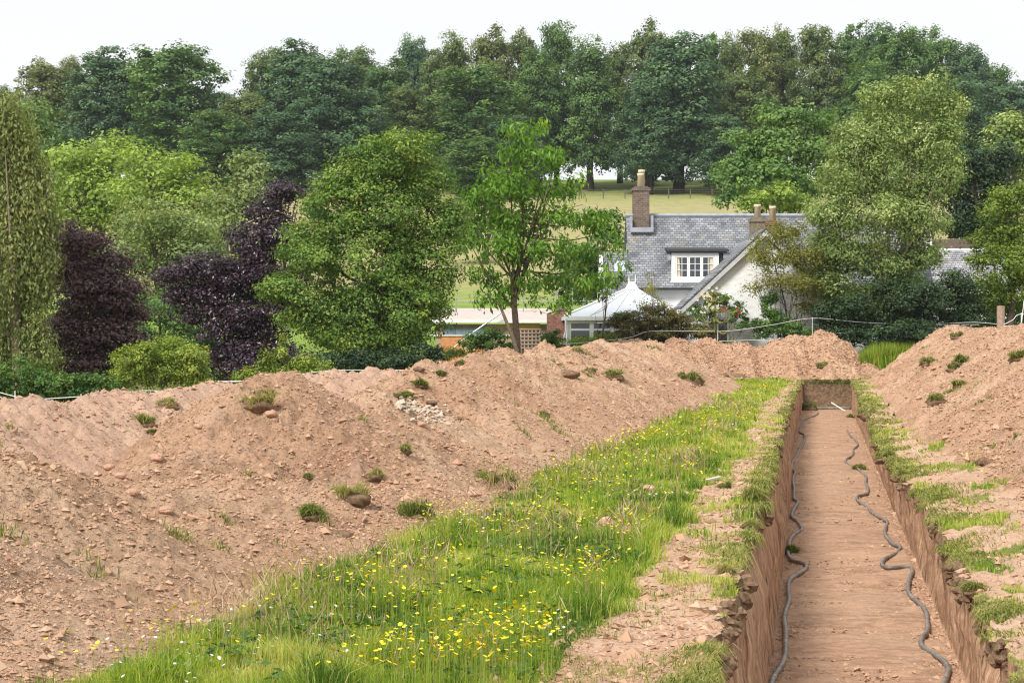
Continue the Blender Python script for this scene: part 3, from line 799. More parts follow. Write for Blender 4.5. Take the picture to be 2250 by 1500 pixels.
# ---------------------------------------------------------------- turf clods on the heaps
PINKSTONE = simple('sandstone', (.50, .31, .22), .9, .15, .2, 20, .7)
ico = None
def turf_clod(px, py, wpx, kind, label, tilt=0.0):
    p = hit(px, py); s = wpx / F * p[1] / 2
    root = empty('turf_clod', p, label, 'turf clod', 'turf clods thrown up by the digger')
    sd = px * .37
    V, T = lump(s, 3, sd, .5, .48)
    V[:, 2] -= s * .12
    mesh_np('soil', V, tris=T, mat=CLOD, parent=root, smooth=True)
    if kind != 'd':
        m = int(1500 * (1 + s * 3))
        a = rng.uniform(0, 6.28, m); rr = np.sqrt(rng.uniform(0, 1, m)) * s * (.8 + .7 * pn(np.cos(a) * 1.7 + px, np.sin(a) * 1.7, 6))
        x = np.cos(a) * rr; y = np.sin(a) * rr * .8
        kk = pn(x / s * 2.2 + px, y / s * 2.2 + py, 8) > rng.uniform(-.75, .1, m)
        a, rr, x, y = a[kk], rr[kk], x[kk], y[kk]; m = len(x)
        z = s * .48 * np.sqrt(np.clip(1 - (rr / s) ** 2, 0, 1)) - s * .1
        H = rng.uniform(.1, 1, m) ** 1.5 * min(s * 1.1, .20) * np.clip(.5 + 1.9 * pn(x * 6 + px, y * 6, 5), .12, 1.5) + .012
        tn = np.clip(rng.normal({'g': .3, 'b': .75, 'm': .5}[kind], .2, m), 0, 1)
        la = a + rng.normal(0, .8, m)
        blades('grass', x, y, z, H, np.full(m, .006 * (p[1] / 12) ** .9), tn, TURF, parent=root, lean=.9, leandir=la, droop=.5)
    return root
CL_ = [
 (765, 1092, 86, 'b', 'big shaggy brown turf clod low on the long soil ridge'),
 (912, 1135, 84, 'g', 'large green turf clod at the meadow edge of the long soil ridge'),
 (688, 1135, 48, 'g', 'small green turf clod left of and below the big brown one'),
 (1090, 1065, 80, 'm', 'flat green turf clod over buttercups at the foot of the long ridge'),
 (820, 1047, 44, 'b', 'small brown turf clod just above and right of the big brown one'),
 (748, 1175, 54, 'd', 'bare dark soil clod below the big brown turf clod'),
 (675, 1049, 24, 'g', 'tiny green tuft above the big brown clod'),
 (884, 992, 36, 'm', 'narrow green tuft halfway up the long ridge'),
 (562, 893, 70, 'b', 'dark brown turf lump just below the pointed peak of the long ridge'),
 (578, 868, 46, 'b', 'brown turf lump touching the pointed peak of the ridge'),
 (368, 894, 46, 'b', 'straw coloured clod on the pale lower ridge at the left'),
 (320, 935, 44, 'm', 'dark green clod on the pale lower ridge, under the straw one'),
 (335, 950, 26, 'g', 'small green clod beside the dark one on the pale lower ridge'),
 (967, 824, 22, 'g', 'upright green tuft near the crest behind the pointed peak'),
 (925, 850, 26, 'g', 'green tuft on the ridge left of the whitish patch'),
 (895, 876, 30, 'g', 'low green tuft just above the whitish patch'),
 (950, 884, 24, 'd', 'dark soil clod at the right end of the whitish patch'),
 (1009, 920, 22, 'd', 'small round dark clod in the middle of the long ridge'),
 (1270, 773, 24, 'b', 'brown tuft close to the crest in front of the conservatory'),
 (1253, 822, 40, 'd', 'wide brown clod below the crest in front of the conservatory'),
 (1296, 817, 28, 'g', 'green tuft right of the wide brown clod'),
 (1350, 830, 38, 'm', 'mottled green clod high on the far part of the long ridge'),
 (1196, 914, 24, 'g', 'dark green tuft midway on the far part of the long ridge'),
 (868, 870, 22, 'g', 'faint green tuft on the ridge far left of the whitish patch'),
 (1010, 800, 20, 'g', 'small tuft on the crest behind the two bulges'),
 (920, 812, 24, 'd', 'dark clod on the crest where the white tape disappears'),
 (2112, 800, 44, 'g', 'bright green turf block high on the right soil ridge'),
 (2098, 812, 34, 'g', 'lower corner tuft of the green block on the right ridge'),
 (2058, 884, 46, 'm', 'dark green clod low on the right soil ridge'),
 (2108, 850, 30, 'm', 'pale green clod right of the dark one on the right ridge'),
 (2040, 798, 34, 'm', 'narrow green clod near the left end of the right ridge'),
 (2102, 742, 26, 'g', 'green tuft just under the top of the right ridge'),
 (2235, 790, 34, 'm', 'dull green clod at the frame edge high on the right ridge'),
 (2165, 1014, 42, 'd', 'round dark clod on the bare ground at the foot of the right ridge'),
 (1590, 1073, 36, 'g', 'small green clod on the bare strip left of the trench'),
 (1888, 1032, 30, 'm', 'dark mossy clod lying on the right hose in the trench'),
 (1738, 1216, 34, 'g', 'green turf clod lying on the left hose in the trench'),
 (1778, 900, 34, 'g', 'green clod in the far left corner of the trench'),
 (1872, 918, 18, 'm', 'small clod in the far right corner of the trench'),
 (1660, 1105, 60, 'm', 'shaggy turf lump slumping over the left edge of the trench'),
 (1625, 828 + 0, 34, 'd', 'dark clod at the foot of the mound at the trench end'),
 (1590, 826, 24, 'd', 'smaller dark clod left of its twin at the mound foot'),
 (1806, 806, 22, 'm', 'mossy clod on the mound face above the trench end'),
 (1515, 838, 60, 'g', 'low thick green tuft between the far mound and the long ridge'),
]
for a in CL_: turf_clod(*a)
# turf lumps at the edges of the trench
for px, py, w, kd, lb in [(1648, 1165, 40, 'm', 'dark turf overhang above the digger marks on the left wall'), (1600, 1262, 44, 'b', 'dry turf tuft on the left edge nearest the green clod on the hose'),
    (1905, 965, 40, 'm', 'first mossy bulge from the far end on the right trench edge'), (1945, 1010, 44, 'm', 'second mossy bulge from the far end on the right trench edge'), (1995, 1045, 46, 'm', 'third mossy bulge from the far end on the right trench edge'),
    (2092, 1245, 46, 'd', 'dark overhanging clod where the right trench edge steps out'), (2140, 1300, 50, 'm', 'mossy clod at the lower right edge of the trench')]:
    turf_clod(px, py, w, kd, lb)

def rock(px, py, wpx, label, flat=.6, mat=PINKSTONE, name='stone'):
    p = hit(px, py); s = wpx / F * p[1] / 2
    V, T = lump(s, 3, px * .7, .25, flat); V[:, 2] += s * .3
    o = mesh_np(name, V, tris=T, mat=mat, smooth=False); o.location = tuple(p)
    tag(o, label, 'stone', 'stones lying about the field')
rock(1332, 1160, 44, 'pinkish rounded stone in the meadow among buttercups', .8)
rock(1378, 1178, 26, 'narrow upright stone right of the pinkish rounded one', 1.6)
rock(1426, 1078, 30, 'small pink stone further up the meadow near the bare strip')
rock(1040, 1090, 38, 'flat brown stone slab at the foot of the long ridge', .35)
for px, py, w, lb in [(292, 1085, 30, 'flat reddish rock among the rubble left of the ridge'), (345, 1010, 34, 'long pale rock at the top of the rubble'), (240, 1030, 26, 'pale rock at the left end of the rubble'),
                      (265, 1048, 24, 'brown rock in the middle of the rubble'), (365, 1125, 32, 'rounded tan rock below the rubble'), (435, 940, 22, 'pale round stone under the dark turf lump'),
                      (555, 880, 24, 'pale stone embedded in the turf lump by the peak'), (595, 915, 26, 'tan stone right of the dark turf lump'), (925, 935, 22, 'whitish stone below the whitish patch'), (968, 952, 18, 'small white stone right below the whitish patch')]:
    rock(px, py, w, lb, .55)
# whitish clay patch on the ridge
WCLAY = simple('white_clay', (.53, .44, .35), .95, .1, .2, 20, .8)
n = 170
pts = []
for _ in range(n):
    t = random.random(); pts.append(hit(885 + t * 85 + random.gauss(0, 14), 886 + t * 34 + random.gauss(0, 11)))
pts = np.array(pts); stones('white_clay', pts[:, 0], pts[:, 1], pts[:, 2], np.abs(rng.normal(.022, .014, n)) + .008, 'patch of whitish clay lumps on the long ridge', WCLAY)

# ---------------------------------------------------------------- hoses in the trench
def make_hose_mat():
    m, nt, b = mat_base('black_pipe', .42, .55)
    nt.links.new(ramp(nt, [(.3, (.09, .086, .085)), (.52, (.20, .175, .155)), (.7, (.40, .29, .21))], noise(nt, 7, 6, rough=.7)), b.inputs['Base Color'])
    nt.links.new(ramp(nt, [(.3, (.32, .32, .32)), (.7, (.7, .7, .7))], noise(nt, 15, 3)), b.inputs['Roughness'])
    return m
HOSE = make_hose_mat()
def catmull(P_, k=6):
    P_ = [np.array(p, float) for p in P_]; out = []
    for i in range(len(P_) - 1):
        p0, p1, p2, p3 = P_[max(i - 1, 0)], P_[i], P_[i + 1], P_[min(i + 2, len(P_) - 1)]
        for j in range(k):
            t = j / k
            out.append(.5 * ((2 * p1) + (-p0 + p2) * t + (2 * p0 - 5 * p1 + 4 * p2 - p3) * t * t + (-p0 + 3 * p1 - 3 * p2 + p3) * t ** 3))
    out.append(P_[-1]); return out
def floor_pt(px, py, r):
    z = TF + r + .01; Y = z * F / (HY - py)
    x = (px - HX) / F * Y
    c = min(max(x - K * Y, float(FLf(Y)) + r + .005), FR - r - .01)
    return (c + K * Y, Y, z)
hl = [(1798, 907), (1790, 913), (1767, 922), (1762, 933), (1757, 948), (1768, 955), (1767, 970), (1757, 987), (1750, 1002), (1741, 1015), (1741, 1030), (1747, 1037), (1742, 1053), (1745, 1073), (1745, 1095), (1753, 1103), (1745, 1117), (1740, 1130), (1742, 1137), (1755, 1148), (1762, 1163), (1750, 1170), (1738, 1182), (1733, 1198), (1731, 1213), (1740, 1229), (1763, 1236), (1772, 1242), (1768, 1251), (1748, 1264), (1734, 1276), (1732, 1295), (1734, 1317), (1727, 1340), (1723, 1359), (1726, 1382), (1726, 1408), (1725, 1438), (1717, 1461), (1702, 1484), (1691, 1500), (1680, 1530), (1690, 1580), (1700, 1640)]
hr = [(1862, 945), (1867, 955), (1880, 967), (1885, 977), (1875, 987), (1873, 1000), (1860, 1008), (1859, 1015), (1870, 1022), (1882, 1027), (1893, 1037), (1903, 1047), (1902, 1060), (1907, 1073), (1905, 1084), (1884, 1090), (1886, 1100), (1907, 1115), (1917, 1127), (1937, 1138), (1950, 1147), (1945, 1163), (1947, 1177), (1963, 1195), (1978, 1201), (1970, 1215), (1944, 1227), (1938, 1240), (1950, 1246), (1967, 1246), (1997, 1245), (2005, 1254), (1997, 1276), (1997, 1302), (2020, 1325), (2035, 1344), (2038, 1370), (2038, 1385), (2025, 1404), (2027, 1419), (2050, 1434), (2072, 1450), (2084, 1468), (2080, 1487), (2074, 1500), (2068, 1530), (2080, 1580), (2100, 1640)]
for pts, lb in ((hl, 'wavy black plastic pipe along the left side of the trench floor'), (hr, 'wavy black plastic pipe along the right side of the trench floor')):
    b = MB().tube(catmull([floor_pt(*p, .026) for p in pts]), .025, 10)
    o = b.build('pipe', HOSE, smooth=True); tag(o, lb, 'pipe', 'pipes on the trench floor')
b = MB(); y0 = YE - .55
b.tube(catmull([(-.3 + K * y0 + .2, y0, TF + .06), (.4 + K * y0, y0 - .02, TF + .07), (1.2 + K * y0, y0, TF + .07)]), .05, 10)
tag(b.build('pipe', HOSE, smooth=True), 'straight black pipe lying across the far end of the trench', 'pipe', 'pipes on the trench floor')
WHITEW = simple('bleached_wood', (.68, .60, .50), .8, .2, .1, 8)
p = floor_pt(1847, 903, .02); b = MB().tube([(p[0] + .1, p[1] - .3, TF + .05), (p[0] - .18, p[1] + .9, TF + .30)], .024, 6)
tag(b.build('marker_peg', simple('white_plastic', (.8, .78, .74), .5, .4, .05)), 'short white stick leaning in the far end of the trench', 'stick')
a1, a2 = hit(1516, 1068), hit(1582, 1056)
d = a2 - a1; nrm = np.array([-d[1], d[0], 0]); nrm = nrm / np.linalg.norm(nrm) * .025
b = MB().prism([a1 - nrm + (0, 0, .012), a1 + nrm + (0, 0, .012), a2 + nrm + (0, 0, .03), a2 - nrm + (0, 0, .03)], (0, 0, .022))
tag(b.build('lath', WHITEW), 'pale wooden lath lying on the bare strip left of the trench', 'lath')

# ---------------------------------------------------------------- tape fences and post
TAPE = simple('white_tape', (.82, .83, .84), .5, .3, .03)
def tape_fence(runs, posts, Yf, label, gz=-1.9):
    x0, y0 = posts[0][0], posts[0][1]
    p0 = P(x0, y0, Yf); root = empty('tape_fence', (p0[0], Yf, gz), label, 'tape fence', 'white electric tape fences')
    for run in runs:
        pts = [P(a, b, Yf) for a, b in run]
        MB().tube(catmull(pts, 5), .0085, 5).build('tape', TAPE, root)
    for (px, py, dx) in posts:
        t = P(px, py, Yf)
        bz = float(np.ravel(surface(np.array([t[0]]), np.array([Yf])))[0])
        MB().tube([t + (0, 0, .04), (t[0] - dx, Yf, bz - .1)], .010, 6).build('post', TAPE, root)
    return root
tape_fence([[(-40, 850), (0, 862), (35, 871), (70, 877), (175, 871)], [(-40, 862), (0, 872), (32, 889)], [(0, 885), (60, 891), (120, 888)]], [(33, 862, 0), (178, 869, 0)], 46, 'white tape fence sagging behind the lower soil ridge at the far left')
tape_fence([[(300, 858), (340, 858), (395, 862), (480, 841), (565, 836), (640, 826), (723, 814), (860, 813), (960, 812)], [(478, 837), (560, 837)]], [(723, 814, 0), (480, 839, 0), (960, 812, 0)], 57, 'white tape fence in front of the big round maple')
tape_fence([[(1210, 757), (1290, 752), (1380, 742), (1425, 728), (1500, 727), (1600, 727), (1700, 713), (1785, 699), (1880, 707), (1960, 711), (2060, 711), (2140, 708), (2192, 712)], [(1500, 752), (1650, 747), (1750, 744), (1850, 731), (1960, 718), (2060, 714), (2150, 713)], [(1700, 765), (1850, 760)]],
           [(1577, 727, 0), (1785, 699, 0), (1425, 728, 0)], 78.4, 'white tape fence running in front of the white cottage')
tape_fence([[(2205, 713), (2225, 703), (2243, 690), (2300, 700)], [(2205, 716), (2243, 716), (2300, 722)]], [(2250, 664, .15), (2244, 690, 0)], 56, 'white tape and leaning white pole beside the wooden post')
POSTW = simple('weathered_post', (.34, .25, .19), .9, .1, .3, 14, .6)
pp = P(2199, 672, 60)
b = MB(); s = .105
b.tube([(pp[0], 60, -2.2), (pp[0], 60, pp[2] - .02), (pp[0], 60, pp[2])], [.125, .12, .10], 12)
tag(b.build('fence_post', POSTW, smooth=False), 'round weathered wooden post on top of the right soil ridge', 'post')

# ---------------------------------------------------------------- trees and shrubs
def leaves(cent, outw, spread, per, size, flat, up, ptint, droop=0.0, elong=1.5, coll=None):
    """cent (n,3) clump centres, outw (n,3) outward directions; returns vertices and tints of folded leaf quads"""
    n = len(cent); m = n * per
    c = np.repeat(cent, per, 0); ow = np.repeat(outw, per, 0)
    sp = np.repeat(spread, per)[:, None] if hasattr(spread, '__len__') else spread
    g = rng.normal(0, 1, (m, 3)); g /= np.linalg.norm(g, axis=1)[:, None] + 1e-9
    g *= rng.uniform(0, 1, (m, 1)) ** .45
    p = c + g * np.array([1, 1, flat]) * sp
    nr = ow * .55 + g * .5 + np.array([0, 0, up]) + rng.normal(0, .30, (m, 3))
    nr /= np.linalg.norm(nr, axis=1)[:, None] + 1e-9
    a = rng.normal(0, 1, (m, 3)); a[:, 2] -= droop * 2.5
    a = a - nr * (a * nr).sum(1)[:, None]; a /= np.linalg.norm(a, axis=1)[:, None] + 1e-9
    b = np.cross(nr, a)
    s = size * rng.uniform(.6, 1.35, (m, 1))
    tip = p + a * s * elong * .5 - nr * s * .12; base = p - a * s * elong * .5 - nr * s * .12
    l = p + b * s * .42 + nr * s * .05; r = p - b * s * .42 + nr * s * .05
    V = np.stack([base, l, tip, r], 1).reshape(-1, 3)
    t = np.clip(np.repeat(ptint, per) + rng.normal(0, .07, m), 0, 1)
    return V, np.repeat(t, 4)
def add_broad():
    pc, n = BROAD_
    ow = rng.normal(0, .4, (n, 3)); ow[:, 2] += 1; ow /= np.linalg.norm(ow, axis=1)[:, None]
    V, t = leaves(pc, ow, .07, 6, .032, .5, .8, rng.normal(.4, .2, n), 0, 1.7)
    tag(mesh_np('broad_leaved_weeds', V, np.arange(len(V)).reshape(-1, 4), mat=LEAF['shrub'], attrs={'tint': t}), 'broad green weed leaves low among the meadow grass', kind='stuff')
def crown_mesh(lobes, size, gapt=-.27, *, cov=1.0, puff=None, flat=.55, up=.45, droop=0., elong=1.3, inner=.25, per=44, cap=170000, tbias=0., stray=.10):
    lobes = np.array(lobes, float)           # x y z rx ry rz
    rad = lobes[:, 3:6]
    area = 4 * np.pi * ((rad[:, 0] * rad[:, 1]) ** 1.6 / 3 + (rad[:, 0] * rad[:, 2]) ** 1.6 / 3 + (rad[:, 1] * rad[:, 2]) ** 1.6 / 3) ** (1 / 1.6)
    nl = min(cap, int(cov * area.sum() / (size * size * .6)))
    n = max(8, nl // per)
    k = rng.choice(len(lobes), n, p=area / area.sum())
    d = rng.normal(0, 1, (n, 3)); d /= np.linalg.norm(d, axis=1)[:, None]
    f = np.where(rng.uniform(0, 1, n) < inner, rng.uniform(.35, .85, n), rng.uniform(.84, 1.03, n))
    f = np.where(rng.uniform(0, 1, n) < stray, rng.uniform(1.03, 1.2, n), f)
    cen = lobes[k, :3] + d * rad[k] * f[:, None]
    outw = d / (rad[k] / rad[k].mean(1)[:, None]); outw /= np.linalg.norm(outw, axis=1)[:, None]
    puff = puff or size * 4
    gs = .55 / puff
    gap = pn(cen[:, 0] * gs + cen[:, 1] * gs * .7, cen[:, 2] * gs - cen[:, 1] * gs * .5, 13) + .5 * pn(cen[:, 0] * gs * 2.2, cen[:, 2] * gs * 2.2, 14)
    kg = gap > gapt
    cen, outw, d = cen[kg], outw[kg], d[kg]; n = len(cen)
    sp = puff * rng.uniform(.6, 1.35, n)
    pt = .46 + tbias + rng.normal(0, .19, n) + .16 * d[:, 2]  # clump tops lighter, undersides darker: light from above put into the leaf tint
    return leaves(cen, outw, sp, per, size, flat, up, pt, droop, elong)
def limbs(b, base, lobes, r0, n=12, seed=0, stems=1, lean=.3):
    rs = random.Random(seed)
    L = [np.array(l, float) for l in lobes]
    base = np.array(base, float)
    zc = max(l[2] for l in L)
    for s in range(stems):
        off = np.array([rs.uniform(-1, 1), rs.uniform(-1, 1), 0]) * (r0 * 1.5 if stems > 1 else 0)
        tl = max(L, key=lambda l: l[2]) if stems == 1 else rs.choice(L)
        top = np.array([tl[0], tl[1], tl[2] + tl[5] * .3])
        pts = [base + off]
        for i in range(1, 7):
            t = i / 6
            q = base + off + (top - base - off) * t
            q[0] += rs.gauss(0, 1) * lean * .25 * math.sin(t * 3.1); q[1] += rs.gauss(0, 1) * lean * .2
            pts.append(q)
        rr = r0 / (stems ** .5)
        b.tube(pts, [rr * (1.25 if i == 0 else 1 - i / 6 * .85) for i in range(7)], 8)
        for j in range(max(2, n // stems)):
            l = rs.choice(L); t = rs.uniform(.25, .85)
            i = int(t * 6); st = pts[i] + (pts[min(6, i + 1)] - pts[i]) * (t * 6 - i)
            e = np.array([l[0] + rs.gauss(0, .5) * l[3], l[1] + rs.gauss(0, .5) * l[4], l[2] + rs.uniform(-.3, .5) * l[5]])
            if e[2] < st[2] - .3: e[2] = st[2] + .2
            mid = (st + e) / 2 + np.array([0, 0, -.08 * np.linalg.norm(e - st)])
            r = rr * (1 - t * .8) * .5
            b.tube([st, mid, e], [r, r * .6, r * .2], 5)

def tree(name, label, cat, lobes_px, Yt, mat, size, group=None, base=None, r0=.15, bark=None, stems=1, nl=12, depth=.85, zbase=None, trunk='trunk', lean=.3, nsub=6, **kw):
    """lobes_px: (px, py, rx_px, ry_px) read off the photo at distance Yt, made round in depth"""
    s = Yt / F
    lobes = []
    for i, (a, b_, rx, ry) in enumerate(lobes_px):
        c = P(a, b_, Yt); rx *= s; ry *= s
        lobes.append((c[0], Yt + random.uniform(-.35, .35) * rx + 0, c[2], rx, rx * depth, ry))
    L2_ = []
    for l in lobes:
        L2_.append((l[0], l[1], l[2], l[3] * .86, l[4] * .86, l[5] * .86))
        for _ in range(nsub):
            d = rng.normal(0, 1, 3); d[2] = abs(d[2]) * .8 - .25; d /= np.linalg.norm(d)
            f = rng.uniform(.26, .46)
            L2_.append((l[0] + d[0] * l[3] * .82, l[1] + d[1] * l[4] * .82, l[2] + d[2] * l[5] * .82, l[3] * f * 1.1, l[4] * f * 1.1, l[5] * f * .85))
    lobes_main, lobes = lobes, L2_
    bx = base[0] if base else np.mean([l[0] for l in lobes_px])
    bp = P(bx, 0, Yt)
    gz = float(np.ravel(ground(np.array([bp[0]]), np.array([Yt])))[0]) if zbase is None else zbase
    root = empty(name, (bp[0], Yt, gz), label, cat, group)
    o0 = np.array([bp[0], Yt, gz])
    lb = [tuple(np.array(l[:3]) - o0) + tuple(l[3:]) for l in lobes]
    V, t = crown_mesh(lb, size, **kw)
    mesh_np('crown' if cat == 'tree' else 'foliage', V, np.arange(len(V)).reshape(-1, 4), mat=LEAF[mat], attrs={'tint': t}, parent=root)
    b = MB(); limbs(b, (0, 0, -.15), [tuple(np.array(l[:3]) - o0) + tuple(l[3:]) for l in lobes_main], r0, nl, int(bx), stems, lean)
    me = b.build(trunk if cat == 'tree' else 'stems', bark or BARK)
    me.parent = root
    return root

# --- hilltop row, far away: five crowns built once, then copied
def far_variant(seed, nlob, low=.15):
    rs = random.Random(seed); L = []
    for i in range(nlob):
        z = low + (.93 - low) * (i + .5) / nlob
        w = 5.0 * math.sqrt(max(.12, 1 - ((z - .42) / .62) ** 2)) * rs.uniform(.85, 1.1)
        q0 = rs.uniform(0, 6.28); na = 4 if z < .7 else 3
        for a in range(na):
            q = q0 + a * 6.283 / na + rs.uniform(-.4, .4); rr = w * rs.uniform(.45, .62)
            L.append((math.cos(q) * rr, math.sin(q) * rr, z * 20.5 + rs.uniform(-.8, .8), w * rs.uniform(.42, .58), w * rs.uniform(.42, .58), rs.uniform(1.6, 2.6)))
    L.append((rs.uniform(-1, 1), 0, 18.8, 2.2, 2.2, 1.6)); L.append((rs.uniform(-2, 2), 0, 17.6, 2.0, 2.0, 1.6))
    V, t = crown_mesh(L, .30, cov=1.1, puff=1.05, flat=.72, up=.45, per=48, cap=62000, inner=.25, stray=.14)
    b = MB(); limbs(b, (0, 0, -.6), [l for l in L if l[2] > 6], .55, 16, seed, 1, .6)
    return V, t, b, L
VAR = []
for i, sd in enumerate((3, 8, 21, 34, 55, 72)):
    V, t, b, L = far_variant(sd, 6 + i % 3)
    VAR.append((V, t, b))
TREECOL = {'A': 'blue-green', 'B': 'olive', 'C': 'mid-green', 'D': 'yellowish-green'}
far_meshes = {}
def far_mesh(vi, m):
    if vi not in far_meshes:
        V, t, b = VAR[vi]
        c = mesh_np('crown', V, np.arange(len(V)).reshape(-1, 4), mat=LEAF['A'], attrs={'tint': t})
        k = b.build('trunk', BARKD)
        far_meshes[vi] = (c.data, k.data)
        bpy.data.objects.remove(c); bpy.data.objects.remove(k)
    return far_meshes[vi]
FAR = [(5, 188, 60, 270, 'A'), (100, 132, 75, 262, 'D'), (150, 122, 40, 274, 'D'), (228, 108, 95, 256, 'A'), (305, 128, 60, 268, 'C'), (385, 90, 112, 252, 'C'), (470, 190, 60, 272, 'A'), (535, 205, 75, 244, 'B'), (583, 106, 62, 268, 'B'),
       (655, 93, 95, 254, 'A'), (735, 118, 100, 246, 'A'), (785, 94, 52, 278, 'B'), (850, 128, 70, 264, 'C'), (907, 76, 52, 288, 'A'), (900, 190, 70, 250, 'B'), (962, 108, 52, 275, 'B'), (1003, 70, 50, 268, 'B'), (1040, 140, 110, 248, 'C'), (1078, 60, 62, 266, 'D'), (1150, 66, 48, 270, 'B'),
       (1222, 42, 55, 258, 'C'), (1180, 110, 60, 252, 'C'), (1298, 82, 66, 252, 'C'), (1362, 88, 52, 268, 'B'), (1428, 48, 62, 262, 'B'), (1490, 70, 100, 248, 'A'), (1425, 170, 75, 246, 'A'), (1565, 74, 50, 270, 'C'), (1612, 72, 44, 268, 'B'), (1665, 56, 58, 260, 'D'), (1640, 150, 70, 252, 'B'),
       (1722, 56, 46, 266, 'B'), (1800, 50, 66, 258, 'B'), (1868, 60, 52, 262, 'C'), (1925, 44, 62, 268, 'A'), (1985, 50, 76, 256, 'C'), (2062, 64, 66, 262, 'C'), (2125, 96, 62, 258, 'A'), (2180, 140, 60, 262, 'C'), (2232, 178, 60, 256, 'A'), (1900, 130, 70, 250, 'C'), (2120, 170, 80, 250, 'A'), (612, 235, 80, 238, 'A'), (1045, 300, 75, 232, 'C'), (480, 240, 80, 236, 'C'), (1590, 250, 60, 243, 'A'), (1120, 250, 70, 240, 'A')]
order = sorted(range(len(FAR)), key=lambda i: FAR[i][0])
ordn = ['first', 'second', 'third', 'fourth', 'fifth', 'sixth', 'seventh', 'eighth', 'ninth', 'tenth', 'eleventh', 'twelfth', 'thirteenth', 'fourteenth', 'fifteenth', 'sixteenth', 'seventeenth', 'eighteenth', 'nineteenth', 'twentieth', 'twenty-first',
        'twenty-second', 'twenty-third', 'twenty-fourth', 'twenty-fifth', 'twenty-sixth', 'twenty-seventh', 'twenty-eighth', 'twenty-ninth', 'thirtieth', 'thirty-first', 'thirty-second', 'thirty-third', 'thirty-fourth', 'thirty-fifth', 'thirty-sixth', 'thirty-seventh', 'thirty-eighth', 'thirty-ninth', 'fortieth',
        'forty-first', 'forty-second', 'forty-third', 'forty-fourth', 'forty-fifth', 'forty-sixth', 'forty-seventh', 'forty-eighth', 'forty-ninth']
for k, i in enumerate(order):
    px, py, hw, Yt, m = FAR[i]
    x = (px - HX) / F * Yt; top = (HY - py) / F * Yt
    gz = float(np.ravel(hill(np.array([x]), np.array([float(Yt)])))[0])
    hgt = top - gz
    cd, td = far_mesh((i * 5 + 2) % 6, m)
    size = 'tall' if hgt > 18 else 'lower'
    r = empty('hilltop_tree', (x, Yt, gz), '%s %s broadleaf tree, %s from the left in the hilltop row' % (size, TREECOL[m], ordn[k]), 'tree', 'broadleaf trees in a row along the hilltop')
    r.rotation_euler = (0, 0, random.uniform(0, 6.28))
    sw = hw / F * Yt / 4.6
    r.scale = (sw, sw, hgt / 20.9)
    for nm, dd in (('crown', cd), ('trunk', td)):
        o = bpy.data.objects.new(nm, dd); COL.objects.link(o); o.parent = r
        if nm == 'crown': o.material_slots[0].link = 'OBJECT'; o.material_slots[0].material = LEAF[m]

# --- bright trees in the middle distance on the left
G2 = 'bright garden trees left of the purple ones'
tree('garden_tree', 'yellow-green feathery tree topmost behind the left purple maple', 'tree', [(200, 345, 75, 45), (250, 330, 60, 40), (170, 400, 90, 60), (250, 420, 90, 70), (140, 470, 80, 70), (230, 520, 100, 70)], 128, 'bright', 0.216, G2, cov=0.88, puff=1.2, up=.6, r0=.3, per=30)
tree('garden_tree', 'yellow-green tree right of the topmost feathery one', 'tree', [(320, 350, 55, 35), (380, 375, 60, 40), (330, 420, 90, 60), (420, 430, 70, 60), (370, 500, 100, 70), (450, 500, 60, 60)], 120, 'bright', 0.202, G2, cov=0.88, puff=1.1, up=.6, r0=.3, per=30)
tree('garden_tree', 'slender pale green tree beside the top of the tall purple tree', 'tree', [(545, 375, 38, 42), (530, 430, 60, 50), (500, 480, 60, 60), (565, 440, 40, 40), (510, 560, 70, 70)], 112, 'greygreen', 0.173, G2, cov=0.94, puff=.9, up=.5, r0=.25, per=30)
tree('garden_tree', 'soft grey-green tree under the bright ones, above both purple trees', 'tree', [(330, 480, 90, 50), (290, 560, 80, 70), (400, 550, 90, 70), (360, 640, 110, 60), (460, 590, 60, 60), (300, 680, 80, 60)], 98, 'greygreen', 0.144, G2, cov=0.82, puff=.8, up=.5, r0=.25, per=30)
tree('garden_tree', 'dull green tree partly behind the weeping birch', 'tree', [(60, 320, 90, 60), (110, 400, 80, 60), (60, 480, 90, 80), (130, 560, 70, 70), (60, 260, 60, 40)], 140, 'C', 0.216, G2, cov=0.71, puff=1.1, up=.5, r0=.3, per=30)
tree('weeping_birch', 'tall weeping birch with hanging olive foliage at the left edge', 'tree', [(25, 262, 38, 40), (-30, 300, 60, 60), (40, 350, 40, 60), (-30, 420, 80, 80), (55, 455, 45, 60), (15, 540, 60, 60), (70, 600, 40, 70), (0, 660, 80, 60), (60, 720, 50, 60), (-20, 770, 90, 80), (85, 790, 35, 45), (80, 500, 36, 60), (96, 610, 34, 60), (60, 400, 40, 50)],
     62, 'weeping', .075, gapt=-.42, cov=0.86, puff=.55, flat=1.5, up=.1, droop=1.0, elong=2.0, r0=.22, per=40, cap=200000, bark=BARKL, stray=.15)
tree('bush', 'leafy green elder bush under the weeping birch', 'shrub', [(40, 830, 60, 45), (100, 850, 50, 35), (-10, 860, 60, 40)], 58, 'shrub', 0.072, cov=1.06, puff=.3, r0=.05, stems=4, nl=8)
tree('purple_maple', 'rounded dark purple maple with pinkish outer leaves at the left', 'tree', [(165, 525, 64, 38), (180, 580, 90, 55), (240, 640, 70, 50), (225, 640, 60, 50), (170, 660, 80, 60), (250, 690, 62, 38), (190, 740, 95, 60), (180, 800, 90, 50), (270, 760, 40, 60)],
     66, 'plum', 0.090, gapt=-.6, cov=1.25, puff=.55, flat=.4, up=.6, r0=.2, per=30)
